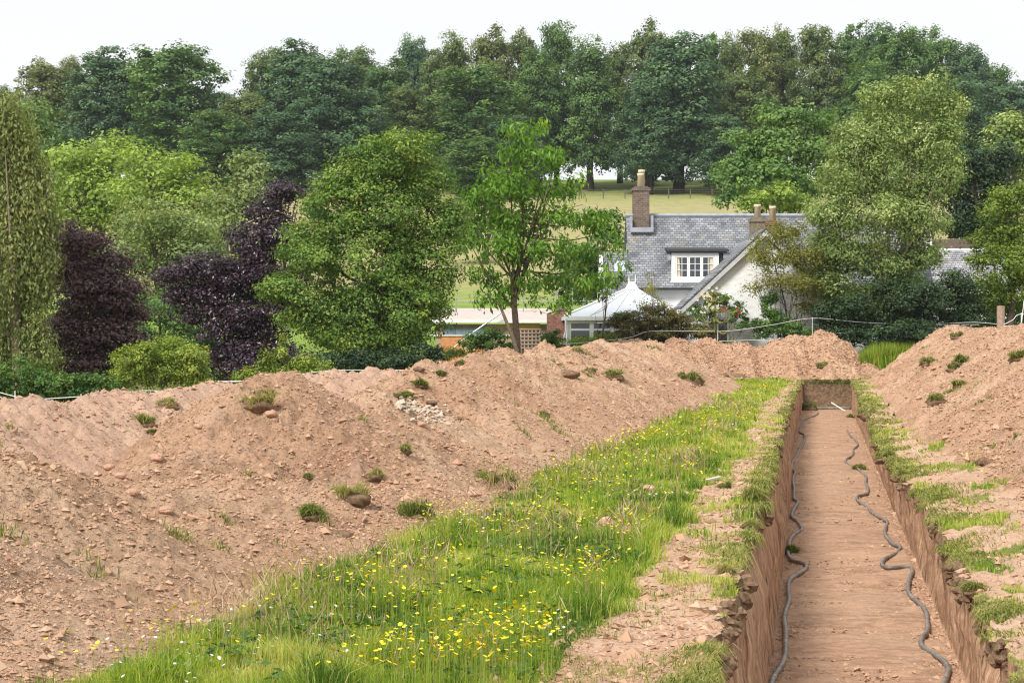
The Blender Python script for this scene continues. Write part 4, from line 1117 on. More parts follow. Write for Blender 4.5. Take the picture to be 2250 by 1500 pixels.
tree('purple_beech', 'wide dark purple tree with drooping tiers behind the round maple', 'tree', [(622, 422, 42, 24), (600, 470, 52, 48), (570, 530, 62, 55), (620, 520, 40, 60), (600, 600, 70, 60), (455, 585, 70, 38), (400, 615, 55, 35), (520, 640, 70, 50), (430, 670, 60, 45), (510, 720, 80, 50), (580, 700, 80, 80), (600, 790, 100, 55), (530, 790, 70, 40)],
     73.5, 'purple', 0.094, gapt=-.6, cov=1.17, puff=.55, flat=.4, up=.6, r0=.22, per=30, base=(560, 0))
tree('field_maple', 'big rounded yellow-green maple standing right of the purple tree', 'tree', [(870, 340, 80, 60), (790, 385, 75, 60), (920, 400, 70, 70), (730, 450, 70, 65), (830, 460, 110, 90), (950, 500, 66, 85), (670, 540, 70, 70), (790, 570, 130, 100), (930, 600, 72, 85), (655, 640, 66, 62), (850, 680, 120, 85), (730, 690, 90, 65), (935, 690, 55, 55), (820, 750, 110, 45)],
     68.5, 'maple', .085, gapt=-.36, cov=1.05, puff=.50, flat=.55, up=.5, r0=.25, per=40, base=(830, 0), cap=230000)
tree('cherry_tree', 'airy bright green cherry tree with a thin forked trunk', 'tree', [(1035, 440, 32, 42), (1040, 520, 34, 36), (1115, 300, 22, 36), (1150, 290, 18, 32), (1185, 295, 22, 38), (1160, 350, 60, 40), (1215, 350, 22, 35), (1075, 385, 24, 32), (1130, 420, 75, 42), (1230, 415, 48, 32), (1265, 400, 20, 28), (1060, 470, 40, 35), (1160, 490, 90, 40), (1270, 480, 50, 32), (1310, 500, 28, 30), (1080, 545, 60, 32), (1200, 560, 95, 34), (1320, 560, 48, 34), (1060, 610, 38, 25), (1150, 630, 70, 25), (1260, 625, 70, 26), (1345, 600, 32, 30), (1090, 660, 35, 18), (1200, 670, 50, 18)],
     75, 'cherry', .105, cov=0.32, puff=.5, flat=.9, up=.2, droop=.9, elong=2.3, r0=.15, per=26, nl=30, base=(1135, 0), inner=.3)
b = MB(); q = [P(1136, 772, 74.9), P(1128, 745, 74.9), P(1112, 705, 74.9), P(1098, 670, 75), P(1060, 640, 75)]
tag(b.tube(q, [.09, .08, .065, .05, .02], 7).build('cherry_sucker', BARKL), 'thin second stem leaning left from the foot of the cherry tree', 'tree stem')
tree('round_bush', 'rounded yellow-green bush in front of the purple trees', 'shrub', [(300, 790, 55, 42), (355, 775, 65, 40), (420, 795, 52, 42), (350, 815, 90, 38), (290, 830, 50, 30), (430, 835, 45, 28)], 60, 'lime', 0.061, cov=1.18, puff=.28, r0=.05, stems=5, nl=10, cap=50000)
tree('bush', 'dark leafy bush low between the elder and the rounded bush', 'shrub', [(150, 855, 55, 32), (215, 850, 55, 34), (110, 880, 60, 25), (260, 870, 50, 25)], 58.5, 'shrub', 0.072, cov=1.18, puff=.28, r0=.05, stems=4, nl=8)
tree('bush', 'upright lime shoots in front of the foot of the purple tree', 'shrub', [(585, 800, 16, 38), (622, 775, 14, 36), (660, 805, 22, 32), (610, 825, 50, 20), (700, 815, 40, 28), (545, 830, 30, 16)], 60, 'lime', 0.065, cov=1.06, puff=.2, r0=.03, stems=5, nl=8, flat=1.2)
tree('bush', 'dark bush under the big round maple', 'shrub', [(760, 800, 70, 35), (850, 795, 80, 35), (930, 785, 50, 30), (700, 830, 60, 25)], 65, 'dark', 0.079, cov=1.18, puff=.3, r0=.05, stems=4, nl=8)
tree('bush', 'pale green low bush right of the big maple foot', 'shrub', [(965, 780, 28, 20), (1000, 775, 22, 16)], 70, 'lime', 0.065, cov=1.06, puff=.25, r0=.03, stems=3, nl=5)
tree('bush', 'dark green bush left of the cherry trunk', 'shrub', [(1040, 755, 30, 25), (1080, 745, 35, 28), (1110, 765, 25, 18)], 76, 'shrub', 0.079, cov=1.18, puff=.25, r0=.03, stems=3, nl=5)
tree('bush', 'small leafy bush between the trellis and the conservatory', 'shrub', [(1205, 740, 22, 28), (1225, 750, 18, 18)], 77, 'shrub', 0.072, cov=1.18, puff=.22, r0=.03, stems=3, nl=5)
tree('garden_tree', 'green tree filling the gap between the cherry and the cottage chimney', 'tree', [(1330, 480, 32, 30), (1345, 540, 36, 45), (1300, 560, 50, 45), (1350, 610, 40, 45), (1270, 610, 50, 40), (1310, 650, 60, 30)], 94, 'C', 0.122, cov=0.94, puff=.5, r0=.15)
tree('thin_sapling', 'dark-stemmed sapling with sparse leaves in front of the conservatory roof', 'tree', [(1335, 575, 22, 22), (1345, 615, 28, 24), (1330, 655, 24, 22), (1350, 690, 20, 12), (1300, 690, 20, 12)], 78.6, 'C', 0.072, cov=0.20, puff=.35, r0=.05, base=(1312, 0), nl=12, droop=.4)
tree('thin_sapling', 'slender sapling with yellowish top before the white wall', 'tree', [(1432, 612, 14, 14), (1425, 640, 22, 16), (1440, 665, 26, 14), (1410, 665, 16, 14)], 78.4, 'sapling', 0.058, cov=0.22, puff=.3, r0=.03, base=(1418, 0), nl=10)
tree('garden_tree', 'shaded green tree low between the two purple trees', 'tree', [(340, 680, 60, 50), (400, 730, 60, 45), (320, 740, 50, 40), (440, 760, 50, 40), (360, 780, 60, 35)], 76, 'C', 0.101, G2, cov=0.81, puff=.5, r0=.1)
tree('bush', 'dark undergrowth behind the rounded yellow-green bush', 'shrub', [(480, 800, 50, 40), (540, 810, 40, 30), (240, 800, 50, 30), (60, 800, 80, 60)], 74, 'dark', 0.086, cov=0.93, puff=.4, r0=.05, stems=4, tbias=.2)
tree('garden_tree', 'mid green tree in the field gap between the round maple and the cherry', 'tree', [(1050, 470, 45, 45), (1020, 520, 40, 50), (1080, 440, 40, 35), (1110, 500, 40, 40)], 130, 'C', .2, G2, cov=.7, puff=.8, r0=.2)
# --- right side
tree('silver_birch', 'tall pale green birch with wind-blown crown right of the cottage', 'tree', [(2060, 190, 26, 36), (2000, 215, 50, 40), (1925, 230, 38, 45), (2080, 250, 36, 50), (1960, 290, 80, 60), (2050, 320, 60, 60), (1880, 330, 55, 60), (1850, 410, 60, 60), (1960, 390, 90, 70), (2060, 400, 50, 60), (1830, 490, 60, 50), (1930, 490, 90, 65), (2030, 490, 60, 60), (1850, 570, 65, 45), (1950, 580, 80, 50), (2030, 560, 40, 40), (1880, 640, 70, 35), (1990, 640, 60, 35), (1930, 690, 70, 28), (1860, 700, 40, 22), (1805, 610, 45, 45), (1830, 550, 45, 40), (1990, 700, 40, 22)],
     79.9, 'birch', 0.083, gapt=-.42, cov=0.81, puff=.55, flat=.8, up=.35, droop=.3, elong=1.6, r0=.26, stray=.16, stems=4, nl=26, base=(1935, 0), cap=230000, bark=BARKL)
tree('garden_tree', 'green tree with bright top behind the twin chimneys', 'tree', [(1700, 262, 45, 32), (1785, 258, 50, 36), (1650, 320, 52, 45), (1735, 330, 80, 55), (1620, 385, 50, 45), (1700, 400, 80, 50), (1800, 380, 50, 70), (1600, 430, 30, 30)], 112, 'C', 0.173, cov=1.00, puff=.8, r0=.3, tbias=.18)
tree('garden_tree', 'light green bush-like tree just above the cottage ridge', 'tree', [(1660, 445, 45, 22), (1710, 430, 45, 28), (1750, 455, 45, 30)], 98, 'bright', 0.130, cov=1.00, puff=.5, r0=.12, tbias=-.1)
tree('dark_yew', 'nearly black-green tree behind the outbuilding roofs', 'tree', [(2120, 360, 60, 60), (2150, 430, 65, 60), (2110, 480, 50, 50), (2180, 350, 50, 60), (2160, 500, 70, 40)], 108, 'dark', 0.158, cov=1.18, puff=.7, r0=.3)
tree('garden_tree', 'yellow-green tree top against the dark tree at the right edge', 'tree', [(2215, 290, 35, 40), (2190, 330, 45, 35), (2245, 340, 50, 60)], 120, 'birch', 0.187, gapt=-.42, cov=1.38, puff=.8, r0=.25)
tree('garden_tree', 'bushy light green tree at the right edge above the outbuilding', 'tree', [(2240, 430, 48, 50), (2200, 480, 50, 45), (2175, 530, 40, 40), (2250, 520, 60, 60), (2210, 590, 75, 50), (2170, 640, 50, 40), (2250, 650, 70, 50)], 80, 'lime', 0.094, cov=1.00, puff=.5, r0=.2, tbias=-.2)
tree('bush', 'dark evergreen shrub under the silver birch', 'shrub', [(1850, 690, 60, 40), (1920, 665, 70, 50), (2000, 660, 70, 55), (2080, 655, 60, 55), (2130, 690, 50, 40), (1960, 730, 110, 40), (1860, 735, 60, 35), (2070, 730, 70, 35)], 79.1, 'dark', 0.086, cov=1.18, puff=.4, r0=.08, stems=4, tbias=.12)
tree('bush', 'dark green bush between the evergreen shrub and the wooden post', 'shrub', [(2170, 700, 45, 32), (2225, 690, 50, 40), (2120, 720, 40, 20)], 83, 'C', 0.086, cov=1.18, puff=.4, r0=.06, stems=4)
tree('multi_stem_tree', 'wispy yellowish multi-stemmed tree before the white gable', 'tree', [(1690, 520, 34, 28), (1735, 510, 40, 40), (1700, 570, 50, 36), (1750, 570, 40, 40), (1660, 630, 30, 18), (1720, 625, 50, 28), (1770, 630, 40, 30), (1780, 680, 36, 22), (1800, 580, 36, 40), (1665, 560, 26, 22)], 79.4, 'sapling', 0.072, cov=0.51, puff=.4, flat=.8, r0=.10, stems=4, nl=24, base=(1742, 0), tbias=-.15, bark=BARKD)
tree('bush', 'bright green shrub in front of the white gable wall', 'shrub', [(1680, 725, 38, 20), (1720, 715, 40, 25), (1760, 730, 40, 18), (1690, 690, 22, 20), (1700, 660, 18, 25)], 79.2, 'shrub', 0.072, cov=1.18, puff=.28, r0=.04, stems=4)
tree('clipped_hedge', 'low olive and reddish hedge in front of the conservatory', 'hedge', [(1375, 712, 32, 28), (1420, 702, 44, 30), (1460, 700, 42, 30), (1500, 720, 34, 26), (1440, 735, 80, 18), (1540, 730, 30, 18)], 79, 'hedge', 0.065, cov=1.18, puff=.25, r0=.04, stems=4)
tree('bush', 'ragged grass-green weeds against the conservatory wall', 'shrub', [(1290, 752, 40, 10), (1340, 748, 35, 10), (1250, 755, 20, 8)], 79, 'lime', 0.050, cov=0.94, puff=.2, r0=.02, stems=3, flat=1.2)

# climbing rose on the porch, its flowers as parts
rose = tree('climbing_rose', 'climbing rose with cream and red flowers around the cottage porch', 'shrub', [(1545, 680, 30, 32), (1580, 660, 30, 24), (1615, 690, 26, 30), (1640, 710, 28, 26), (1530, 715, 22, 22)], 80.3, 'shrub', .09, cov=.7, puff=.25, r0=.03, stems=3)
def flowers(pts, mat, name, Yf):
    ro = np.array(rose.location)
    for (a, b_) in pts:
        V = []
        c = P(a, b_, Yf) - ro
        for k in range(6):
            q = k * 1.047 + random.uniform(-.2, .2); s = .045
            d = np.array([math.cos(q), -.25, math.sin(q)]); e = np.array([-d[2], .0, d[0]])
            V += [c, c + (d * .9 + e * .55) * s, c + d * s * 1.4, c + (d * .9 - e * .55) * s]
        mesh_np(name, np.array(V), np.arange(len(V)).reshape(-1, 4), mat=mat, attrs={'tint': rng.uniform(0, 1, len(V))}, parent=rose)
flowers([(random.gauss(1558, 14), random.gauss(655, 12)) for _ in range(40)], CREAM, 'flower', 79.85)
flowers([(random.gauss(1590, 4), random.gauss(680, 3)) for _ in range(8)] + [(random.gauss(1620, 8), random.gauss(687, 4)) for _ in range(10)], RED, 'flower', 79.85)

# monkey puzzle
mp_ = P(1571, 750, 79.0); root = empty('monkey_puzzle', (mp_[0], 79.0, -1.75), 'young monkey puzzle tree with spiky drooping arms by the porch', 'tree')
MPM = simple('spiky_green', (.16, .17, .045), .7, .3, .35, 20)
b = MB(); top = P(1571, 640, 79.0)[2] + 1.75
b.tube([(0, 0, 0), (.02, 0, top * .5), (0, 0, top)], [.075, .06, .025], 8); b.build('trunk', MPM).parent = root
arms = MB()
for z, L in ((.9, .95), (1.35, .85), (1.8, .8), (2.2, .7), (2.6, .55), (2.95, .4), (3.2, .25)):
    for k in range(6):
        a = k * 1.047 + z * 2; pts = [np.array((math.cos(a) * L * t, math.sin(a) * L * t, z - .35 * L * math.sin(t * 2.6) + .35 * L * t * t)) for t in np.linspace(0, 1, 7)]
        arms.tube(pts, [.045, .045, .043, .04, .036, .03, .012], 6)
        for p0, p1 in zip(pts[:-1], pts[1:]):
            for s in range(8):
                q = p0 + (p1 - p0) * random.random(); v_ = np.array([random.gauss(0, 1), random.gauss(0, 1), random.gauss(0, 1)]); v_ /= np.linalg.norm(v_)
                w_ = np.cross(v_, (0.3, .5, .8)) * .018
                arms.add([q - w_, q + w_, q + v_ * .085], [(0, 1, 2)])
arms.build('branches', MPM).parent = root

# nettles and tall grass between the heaps
n = 26000
px = rng.uniform(1868, 2010, n); Yv = rng.uniform(77, 80, n); x = (px - HX) / F * Yv
H = rng.uniform(.5, 1.45, n) * (.55 + .45 * sm(px, 1870, 1930))
blades('tall_weeds', x, Yv, ground(x, Yv), H, rng.uniform(.03, .06, n), np.clip(rng.normal(.45, .18, n), 0, .85), GRASS, 'tall green grass and nettles between the two far heaps', lean=.18)
n = 30000
x = rng.uniform(-22, 5, n); Yv = rng.uniform(54, 70, n); k = (x - K * Yv) < -8
x, Yv = x[k], Yv[k]
blades('tall_weeds', x, Yv, ground(x, Yv), rng.uniform(.15, .6, len(x)), rng.uniform(.02, .05, len(x)), np.clip(rng.normal(.2, .18, len(x)), 0, .8), GRASS, 'rough green grass behind the soil ridges at the left', lean=.2)
n = 30000
x = rng.uniform(6, 14, n); Yv = rng.uniform(79, 84, n)
blades('tall_weeds', x, Yv, ground(x, Yv), rng.uniform(.15, .5, n), rng.uniform(.02, .05, n), np.clip(rng.normal(.35, .2, n), 0, .9), GRASS, 'rough grass along the foot of the cottage wall', lean=.2)

# post and wire fence under the hilltop trees
FENW = simple('old_fence_wood', (.14, .12, .10), .9, .1, .2)
Yw = 238; xa, xb = (1230 - HX) / F * Yw, (1600 - HX) / F * Yw
zg_ = lambda x: float(np.ravel(hill(np.array([x]), np.array([float(Yw)])))[0])
root = empty('field_fence', (xa, Yw, zg_(xa)), 'post and wire fence below the hilltop trees', 'fence')
xx = xa
while xx < xb:
    MB().box((xx - .06, Yw - .06, zg_(xx) - .3), (xx + .06, Yw + .06, zg_(xx) + 1.15)).build('post', FENW, root); xx += 2.6
w = MB()
for h in (.4, .75, 1.05): w.tube([(q, Yw - .08, zg_(q) + h) for q in np.linspace(xa, xb, 20)], .018, 4)
w.build('wire', FENW, root)

# ---------------------------------------------------------------- cottage
def make_slate(name='slate', c0=(.17, .18, .20), c1=(.31, .32, .35), moss=.35):
    m, nt, b = mat_base(name, .6, .35)
    t = nt.nodes.new('ShaderNodeTexCoord'); mp = nt.nodes.new('ShaderNodeMapping')
    # object x across, slope coordinate from y and z
    mp.inputs['Rotation'].default_value = (R(90), 0, 0)
    nt.links.new(t.outputs['Object'], mp.inputs[0])
    br = nt.nodes.new('ShaderNodeTexBrick'); br.inputs['Scale'].default_value = 1
    br.inputs['Brick Width'].default_value = .19; br.inputs['Row Height'].default_value = .105; br.inputs['Mortar Size'].default_value = .012
    br.inputs['Mortar Smooth'].default_value = .3; br.inputs['Bias'].default_value = -.1; br.offset_frequency = 2
    br.inputs['Color1'].default_value = lin(*c0); br.inputs['Color2'].default_value = lin(*c1); br.inputs['Mortar'].default_value = lin(.05, .052, .06)
    nzz = nt.nodes.new('ShaderNodeTexNoise'); nzz.inputs['Scale'].default_value = 1.6; nt.links.new(t.outputs['Object'], nzz.inputs['Vector'])
    vm = nt.nodes.new('ShaderNodeMixRGB'); vm.blend_type = 'ADD'; vm.inputs[0].default_value = .05
    nt.links.new(mp.outputs[0], vm.inputs[1]); nt.links.new(nzz.outputs[1], vm.inputs[2]); nt.links.new(vm.outputs[0], br.inputs['Vector'])
    c = mixc(nt, br.outputs[0], ramp(nt, [(.35, (.72, .72, .74)), (.65, (1.3, 1.28, 1.25))], noise(nt, 1.1, 5)), 1.0, 'MULTIPLY')
    c = mixc(nt, c, (.34, .30, .18), ramp(nt, [(.54, (0, 0, 0)), (.72, (moss, moss, moss))], noise(nt, .8, 6, rough=.7)))
    c = mixc(nt, c, (.08, .075, .075), ramp(nt, [(.6, (0, 0, 0)), (.75, (.6, .6, .6))], noise(nt, .55, 4, sc=(2, 1, .6))))
    nt.links.new(c, b.inputs['Base Color'])
    bump(nt, b, br.outputs[1], -.7, .03)
    return m
SLATE = make_slate()
def make_stonewall():
    m, nt, b = mat_base('whitewashed_stone', .85, .2)
    vr = nt.nodes.new('ShaderNodeTexVoronoi'); vr.inputs['Scale'].default_value = 3.2
    t = nt.nodes.new('ShaderNodeTexCoord'); mp = nt.nodes.new('ShaderNodeMapping'); mp.inputs['Scale'].default_value = (.8, 1, 1.7)
    nt.links.new(t.outputs['Object'], mp.inputs[0]); nt.links.new(mp.outputs[0], vr.inputs['Vector'])
    c = ramp(nt, [(.3, (.78, .78, .78)), (.6, (.86, .86, .86))], noise(nt, 3, 6, rough=.65))
    nt.links.new(c, b.inputs['Base Color'])
    p = bump(nt, b, vr.outputs[0], .3, .05); bump(nt, b, noise(nt, 14, 5), .4, .02, p)
    return m
STONEW = make_stonewall()
WALL = simple('white_render', (.85, .85, .85), .85, .2, .05, 3, .15)
PAINT = simple('white_paint', (.82, .83, .82), .45, .4, .03, 4)
GREYW = simple('grey_bargeboard', (.50, .50, .51), .7, .2, .15, 5)
LEAD = simple('lead', (.33, .35, .39), .55, .4, .2, 4)
DARKL = simple('dark_fascia', (.05, .05, .055), .6, .3, .2, 4)
m_, nt_, b_ = mat_base('glass', .05, .8); b_.inputs['Base Color'].default_value = (.035, .045, .055, 1); GLASS = m_
CURT = simple('curtain', (.62, .55, .42), .9, .1, .15, 8)
POT = simple('buff_clay_pot', (.72, .58, .40), .8, .2, .12, 5)
def make_brick(name, c1, c2, mort):
    m, nt, b = mat_base(name, .9, .15)
    t = nt.nodes.new('ShaderNodeTexCoord'); mp = nt.nodes.new('ShaderNodeMapping'); mp.inputs['Rotation'].default_value = (R(90), 0, 0)
    nt.links.new(t.outputs['Object'], mp.inputs[0])
    br = nt.nodes.new('ShaderNodeTexBrick'); br.inputs['Scale'].default_value = 1; br.inputs['Brick Width'].default_value = .22; br.inputs['Row Height'].default_value = .085; br.inputs['Mortar Size'].default_value = .012
    br.inputs['Color1'].default_value = lin(*c1); br.inputs['Color2'].default_value = lin(*c2); br.inputs['Mortar'].default_value = lin(*mort)
    nt.links.new(mp.outputs[0], br.inputs['Vector'])
    c = mixc(nt, br.outputs[0], ramp(nt, [(.35, (.7, .7, .7)), (.65, (1.3, 1.3, 1.25))], noise(nt, 5, 6, rough=.7)), 1.0, 'MULTIPLY')
    nt.links.new(c, b.inputs['Base Color']); bump(nt, b, br.outputs[1], -.6, .02); return m
BRICKO = make_brick('old_brick', (.20, .13, .10), (.13, .095, .08), (.20, .18, .16))
BRICKR = make_brick('red_brick', (.28, .10, .07), (.20, .08, .06), (.24, .20, .17))
RENDG = simple('grey_render', (.22, .18, .14), .9, .1, .35, 6, .5)

hz = -1.6
root = empty('cottage', (8, 85, hz), 'white cottage with slate roof, box dormer and projecting stone gable', 'house')
x0, x1 = 5.02, 18.0
Yf, Yr, Yb = 85.0, 88.0, 91.0
ze, zr_ = (HY - 630) / F * 85, (HY - 476) / F * 88
# main walls with gables
b = MB()
b.prism([(x0 + .1, Yf + .25, hz - .4), (x0 + .1, Yf + .25, ze + .02), (x0 + .1, Yr, zr_ - .25), (x0 + .1, Yb - .25, ze + .02), (x0 + .1, Yb - .25, hz - .4)], (x1 - x0 - .2, 0, 0))
b.build('wall', WALL, root)
def roof_slab(b, pa, pb, pc, pd, th=.10):
    n = np.cross(np.array(pb) - np.array(pa), np.array(pd) - np.array(pa)); n = n / np.linalg.norm(n) * th
    if n[2] < 0: n = -n
    b.prism([pa, pb, pc, pd], n)
b = MB()
roof_slab(b, (x0, Yf - .1, ze - .10), (x1, Yf - .1, ze - .10), (x1, Yr, zr_ - .1), (x0, Yr, zr_ - .1))
roof_slab(b, (x1, Yb + .1, ze - .10), (x0, Yb + .1, ze - .10), (x0, Yr + .02, zr_ - .1), (x1, Yr + .02, zr_ - .1))
roof = b.build('roof', SLATE, root)
MB().tube([(x0, Yr, zr_ + .05), (x1, Yr, zr_ + .05)], .09, 8).build('ridge', LEAD, root)
MB().tube([(x0 - .05, Yf - .15, ze - .08), (x1, Yf - .15, ze - .08)], .06, 8).build('gutter', DARKL, root)
# left lower wing, slate catslide with skylight
wl0, wl1 = (1316 - HX) / F * 85, x0 + .09
zt, zb = (HY - 552) / F * 87, (HY - 695) / F * 83.6
b = MB()
b.prism([(wl0 + .1, 83.8, hz - .4), (wl0 + .1, 83.8, zb - .12), (wl0 + .1, 87, zt - .16), (wl0 + .1, 90, zb), (wl0 + .1, 90, hz - .4)], (wl1 - wl0 - .1, 0, 0))
lw = b.build('side_wing', WALL, root)
b = MB(); roof_slab(b, (wl0, 83.6, zb - .1), (wl1, 83.6, zb - .1), (wl1, 87, zt - .1), (wl0 + .28, 87, zt - .1), .09)
rb_ = b.build('wing_roof', SLATE, root)
tq = (.66)
sy, sz = 83.6 + 3.4 * tq, zb + (zt - zb) * tq
sk = MB(); dy, dz = 3.4 * .16, (zt - zb) * .16
roof_slab(sk, (4.42, sy, sz + .02), (4.9, sy, sz + .02), (4.9, sy + dy, sz + dz + .02), (4.42, sy + dy, sz + dz + .02), .06)
sk.build('skylight', simple('skylight_glass', (.45, .50, .56), .2, .6, .05), root)
# chimneys
def stack(px0, px1, pyb, pyt, Yc, mat, dpt, cap, pots, lead=True, nm='chimney'):
    xa, xb = (px0 - HX) / F * Yc, (px1 - HX) / F * Yc; zb_, zt_ = (HY - pyb) / F * Yc, (HY - pyt) / F * Yc
    b = MB(); b.box((xa, Yc, zb_ - .9), (xb, Yc + dpt, zt_))
    b.box((xa - .05, Yc - .05, zt_ - .14), (xb + .05, Yc + dpt + .05, zt_ - .003))
    b.box((xa + .05, Yc + .05, zt_ - .001), (xb - .05, Yc + dpt - .05, zt_ + .06))
    st = b.build(nm, mat, root)
    for (q0, q1, qt, dy) in pots:
        xc = ((q0 + q1) / 2 - HX) / F * (Yc + dy); rr = (q1 - q0) / 2 / F * Yc; zz = (HY - qt) / F * Yc
        pt = MB().tube([(xc, Yc + dy, zt_ + .02), (xc, Yc + dy, zz - .12), (xc, Yc + dy, zz - .11), (xc, Yc + dy, zz)], [rr * 1.05, rr * .88, rr * 1.02, rr * 1.02], 14)
        po = pt.build('chimney_pot', POT, None, True); po.parent = st; po.location = -np.array(root.location)
        hol = MB().tube([(xc, Yc + dy, zz + .003), (xc, Yc + dy, zz + .02)], [rr * .85, rr * .85], 12).build('pot_cap', DARKL); hol.parent = st; hol.location = -np.array(root.location)
    return st
stack(1392, 1427, 492, 412, 87.4, BRICKO, .9, None, [(1400, 1415, 380, .25), (1402, 1417, 371, .65)])
b = MB(); xa, xb = (1384 - HX) / F * 87.2, (1435 - HX) / F * 87.2
b.box((xa, 87.0, 4.35), (xa + .1, 88.3, 4.95)); b.box((xb - .1, 87.0, 4.35), (xb, 88.3, 5.0)); b.box((xa, 86.95, 4.28), (xb, 87.1, 4.48))
b.build('flashing', LEAD, root)
stack(1651, 1685, 600, 480, 83.6, RENDG, .7, None, [(1657, 1672, 448, .35)])
stack(1686, 1711, 600, 487, 82.4, BRICKR, .6, None, [(1690, 1705, 452, .3)])
# front gable wing
Yg0 = 81.0; gx = (1682 - HX) / F * Yg0; ga_ = (HY - 507) / F * Yg0; ge = (HY - 680) / F * Yg0; hw = 187 / F * Yg0
b = MB(); b.prism([(gx - hw + .25, Yg0 + .12, hz - .4), (gx + hw - .25, Yg0 + .12, hz - .4), (gx + hw - .25, Yg0 + .12, ge - .0), (gx, Yg0 + .12, ga_ - .28), (gx - hw + .25, Yg0 + .12, ge - .0)], (0, 4.4, 0))
b.build('gable_wall', STONEW, root)
b = MB(); yb_ = 87.0
roof_slab(b, (gx - hw, Yg0 - .1, ge), (gx, Yg0 - .1, ga_ + .02), (gx, yb_, ga_ + .02), (gx - hw, yb_ - 3.2, ge), .10)
roof_slab(b, (gx + hw, Yg0 - .1, ge), (gx, Yg0 - .1, ga_ + .02), (gx, yb_, ga_ + .02), (gx + hw, yb_ - 3.2, ge), .10)
b.build('gable_roof', SLATE, root)
b = MB()
sl_ = (ga_ - ge) / hw
for s in (-1, 1):
    b.prism([(gx + s * hw, Yg0 - .16, ge + .03), (gx, Yg0 - .16, ga_ + .03), (gx, Yg0 - .16, ga_ - .22), (gx + s * (hw - .02), Yg0 - .16, ge - .20)], (0, .055, 0))
b.build('bargeboard', GREYW, root)
b = MB().box((gx - hw + .02, Yg0 - .1, ge - .22), (gx - hw + .45, Yg0 + .12, ge - .06)); b.build('soffit', GREYW, root)
b = MB()
for s in (-1, 1):
    b.prism([(gx + s * (hw + .05), Yg0 - .18, ge + .02), (gx, Yg0 - .18, ga_ + .09), (gx, Yg0 - .18, ga_ + .05), (gx + s * (hw + .05), Yg0 - .18, ge - .02)], (0, .1, 0))
b.build('verge', DARKL, root)
# porch door under the rose
xa, xb = (1552 - HX) / F * Yg0, (1602 - HX) / F * Yg0; zt2 = (HY - 697) / F * Yg0
d = MB().box((xa, Yg0 + .02, hz), (xb, Yg0 + .115, zt2)).build('door', PAINT, root)
g = MB().box((xa + .09, Yg0 + .0, hz + .2), ((xa + xb) / 2 - .03, Yg0 + .018, zt2 - .1)).box(((xa + xb) / 2 + .03, Yg0 + .0, hz + .2), (xb - .09, Yg0 + .018, zt2 - .1)).build('pane', GLASS); g.parent = d; g.location = -np.array(root.location)
# dormer
Yd = 85.15
dx0, dx1 = (1474 - HX) / F * Yd, (1580 - HX) / F * Yd; dz0, dz1 = (HY - 624) / F * Yd, (HY - 556) / F * Yd
dorm = MB().box((dx0, Yd, dz0), (dx1, Yd + 2.4, dz1)).build('dormer', SLATE, root)
L0 = -np.array(root.location)
def dpart(b, nm, mat, par=dorm):
    o = b.build(nm, mat); o.parent = par; o.location = L0; return o
dpart(MB().prism([(dx0 - .16, Yd - .25, dz1 + .06), (dx1 + .4, Yd - .25, dz1 + .06), (dx1 + .4, Yd + 2.4, dz1 + .30), (dx0 - .16, Yd + 2.4, dz1 + .30)], (0, 0, .09)).box((dx0 - .1, Yd - .2, dz1 + .001), (dx1 + .3, Yd + .3, dz1 + .06)), 'dormer_roof', DARKL)
dpart(MB().box((dx1 + .003, Yd + .02, dz0 + .25), (dx1 + .17, Yd + .8, dz1)), 'dark_side_strip', DARKL)  # narrow dark strip down the right side of the dormer
dpart(MB().box((dx1 + .17, Yd - .12, dz1 - .25), (dx1 + .42, Yd + .1, dz1 + .0)).box((dx0 - .12, Yd - .1, dz1 - .3), (dx0 - .002, Yd + .3, dz1 - .05)), 'dormer_flashing', LEAD)
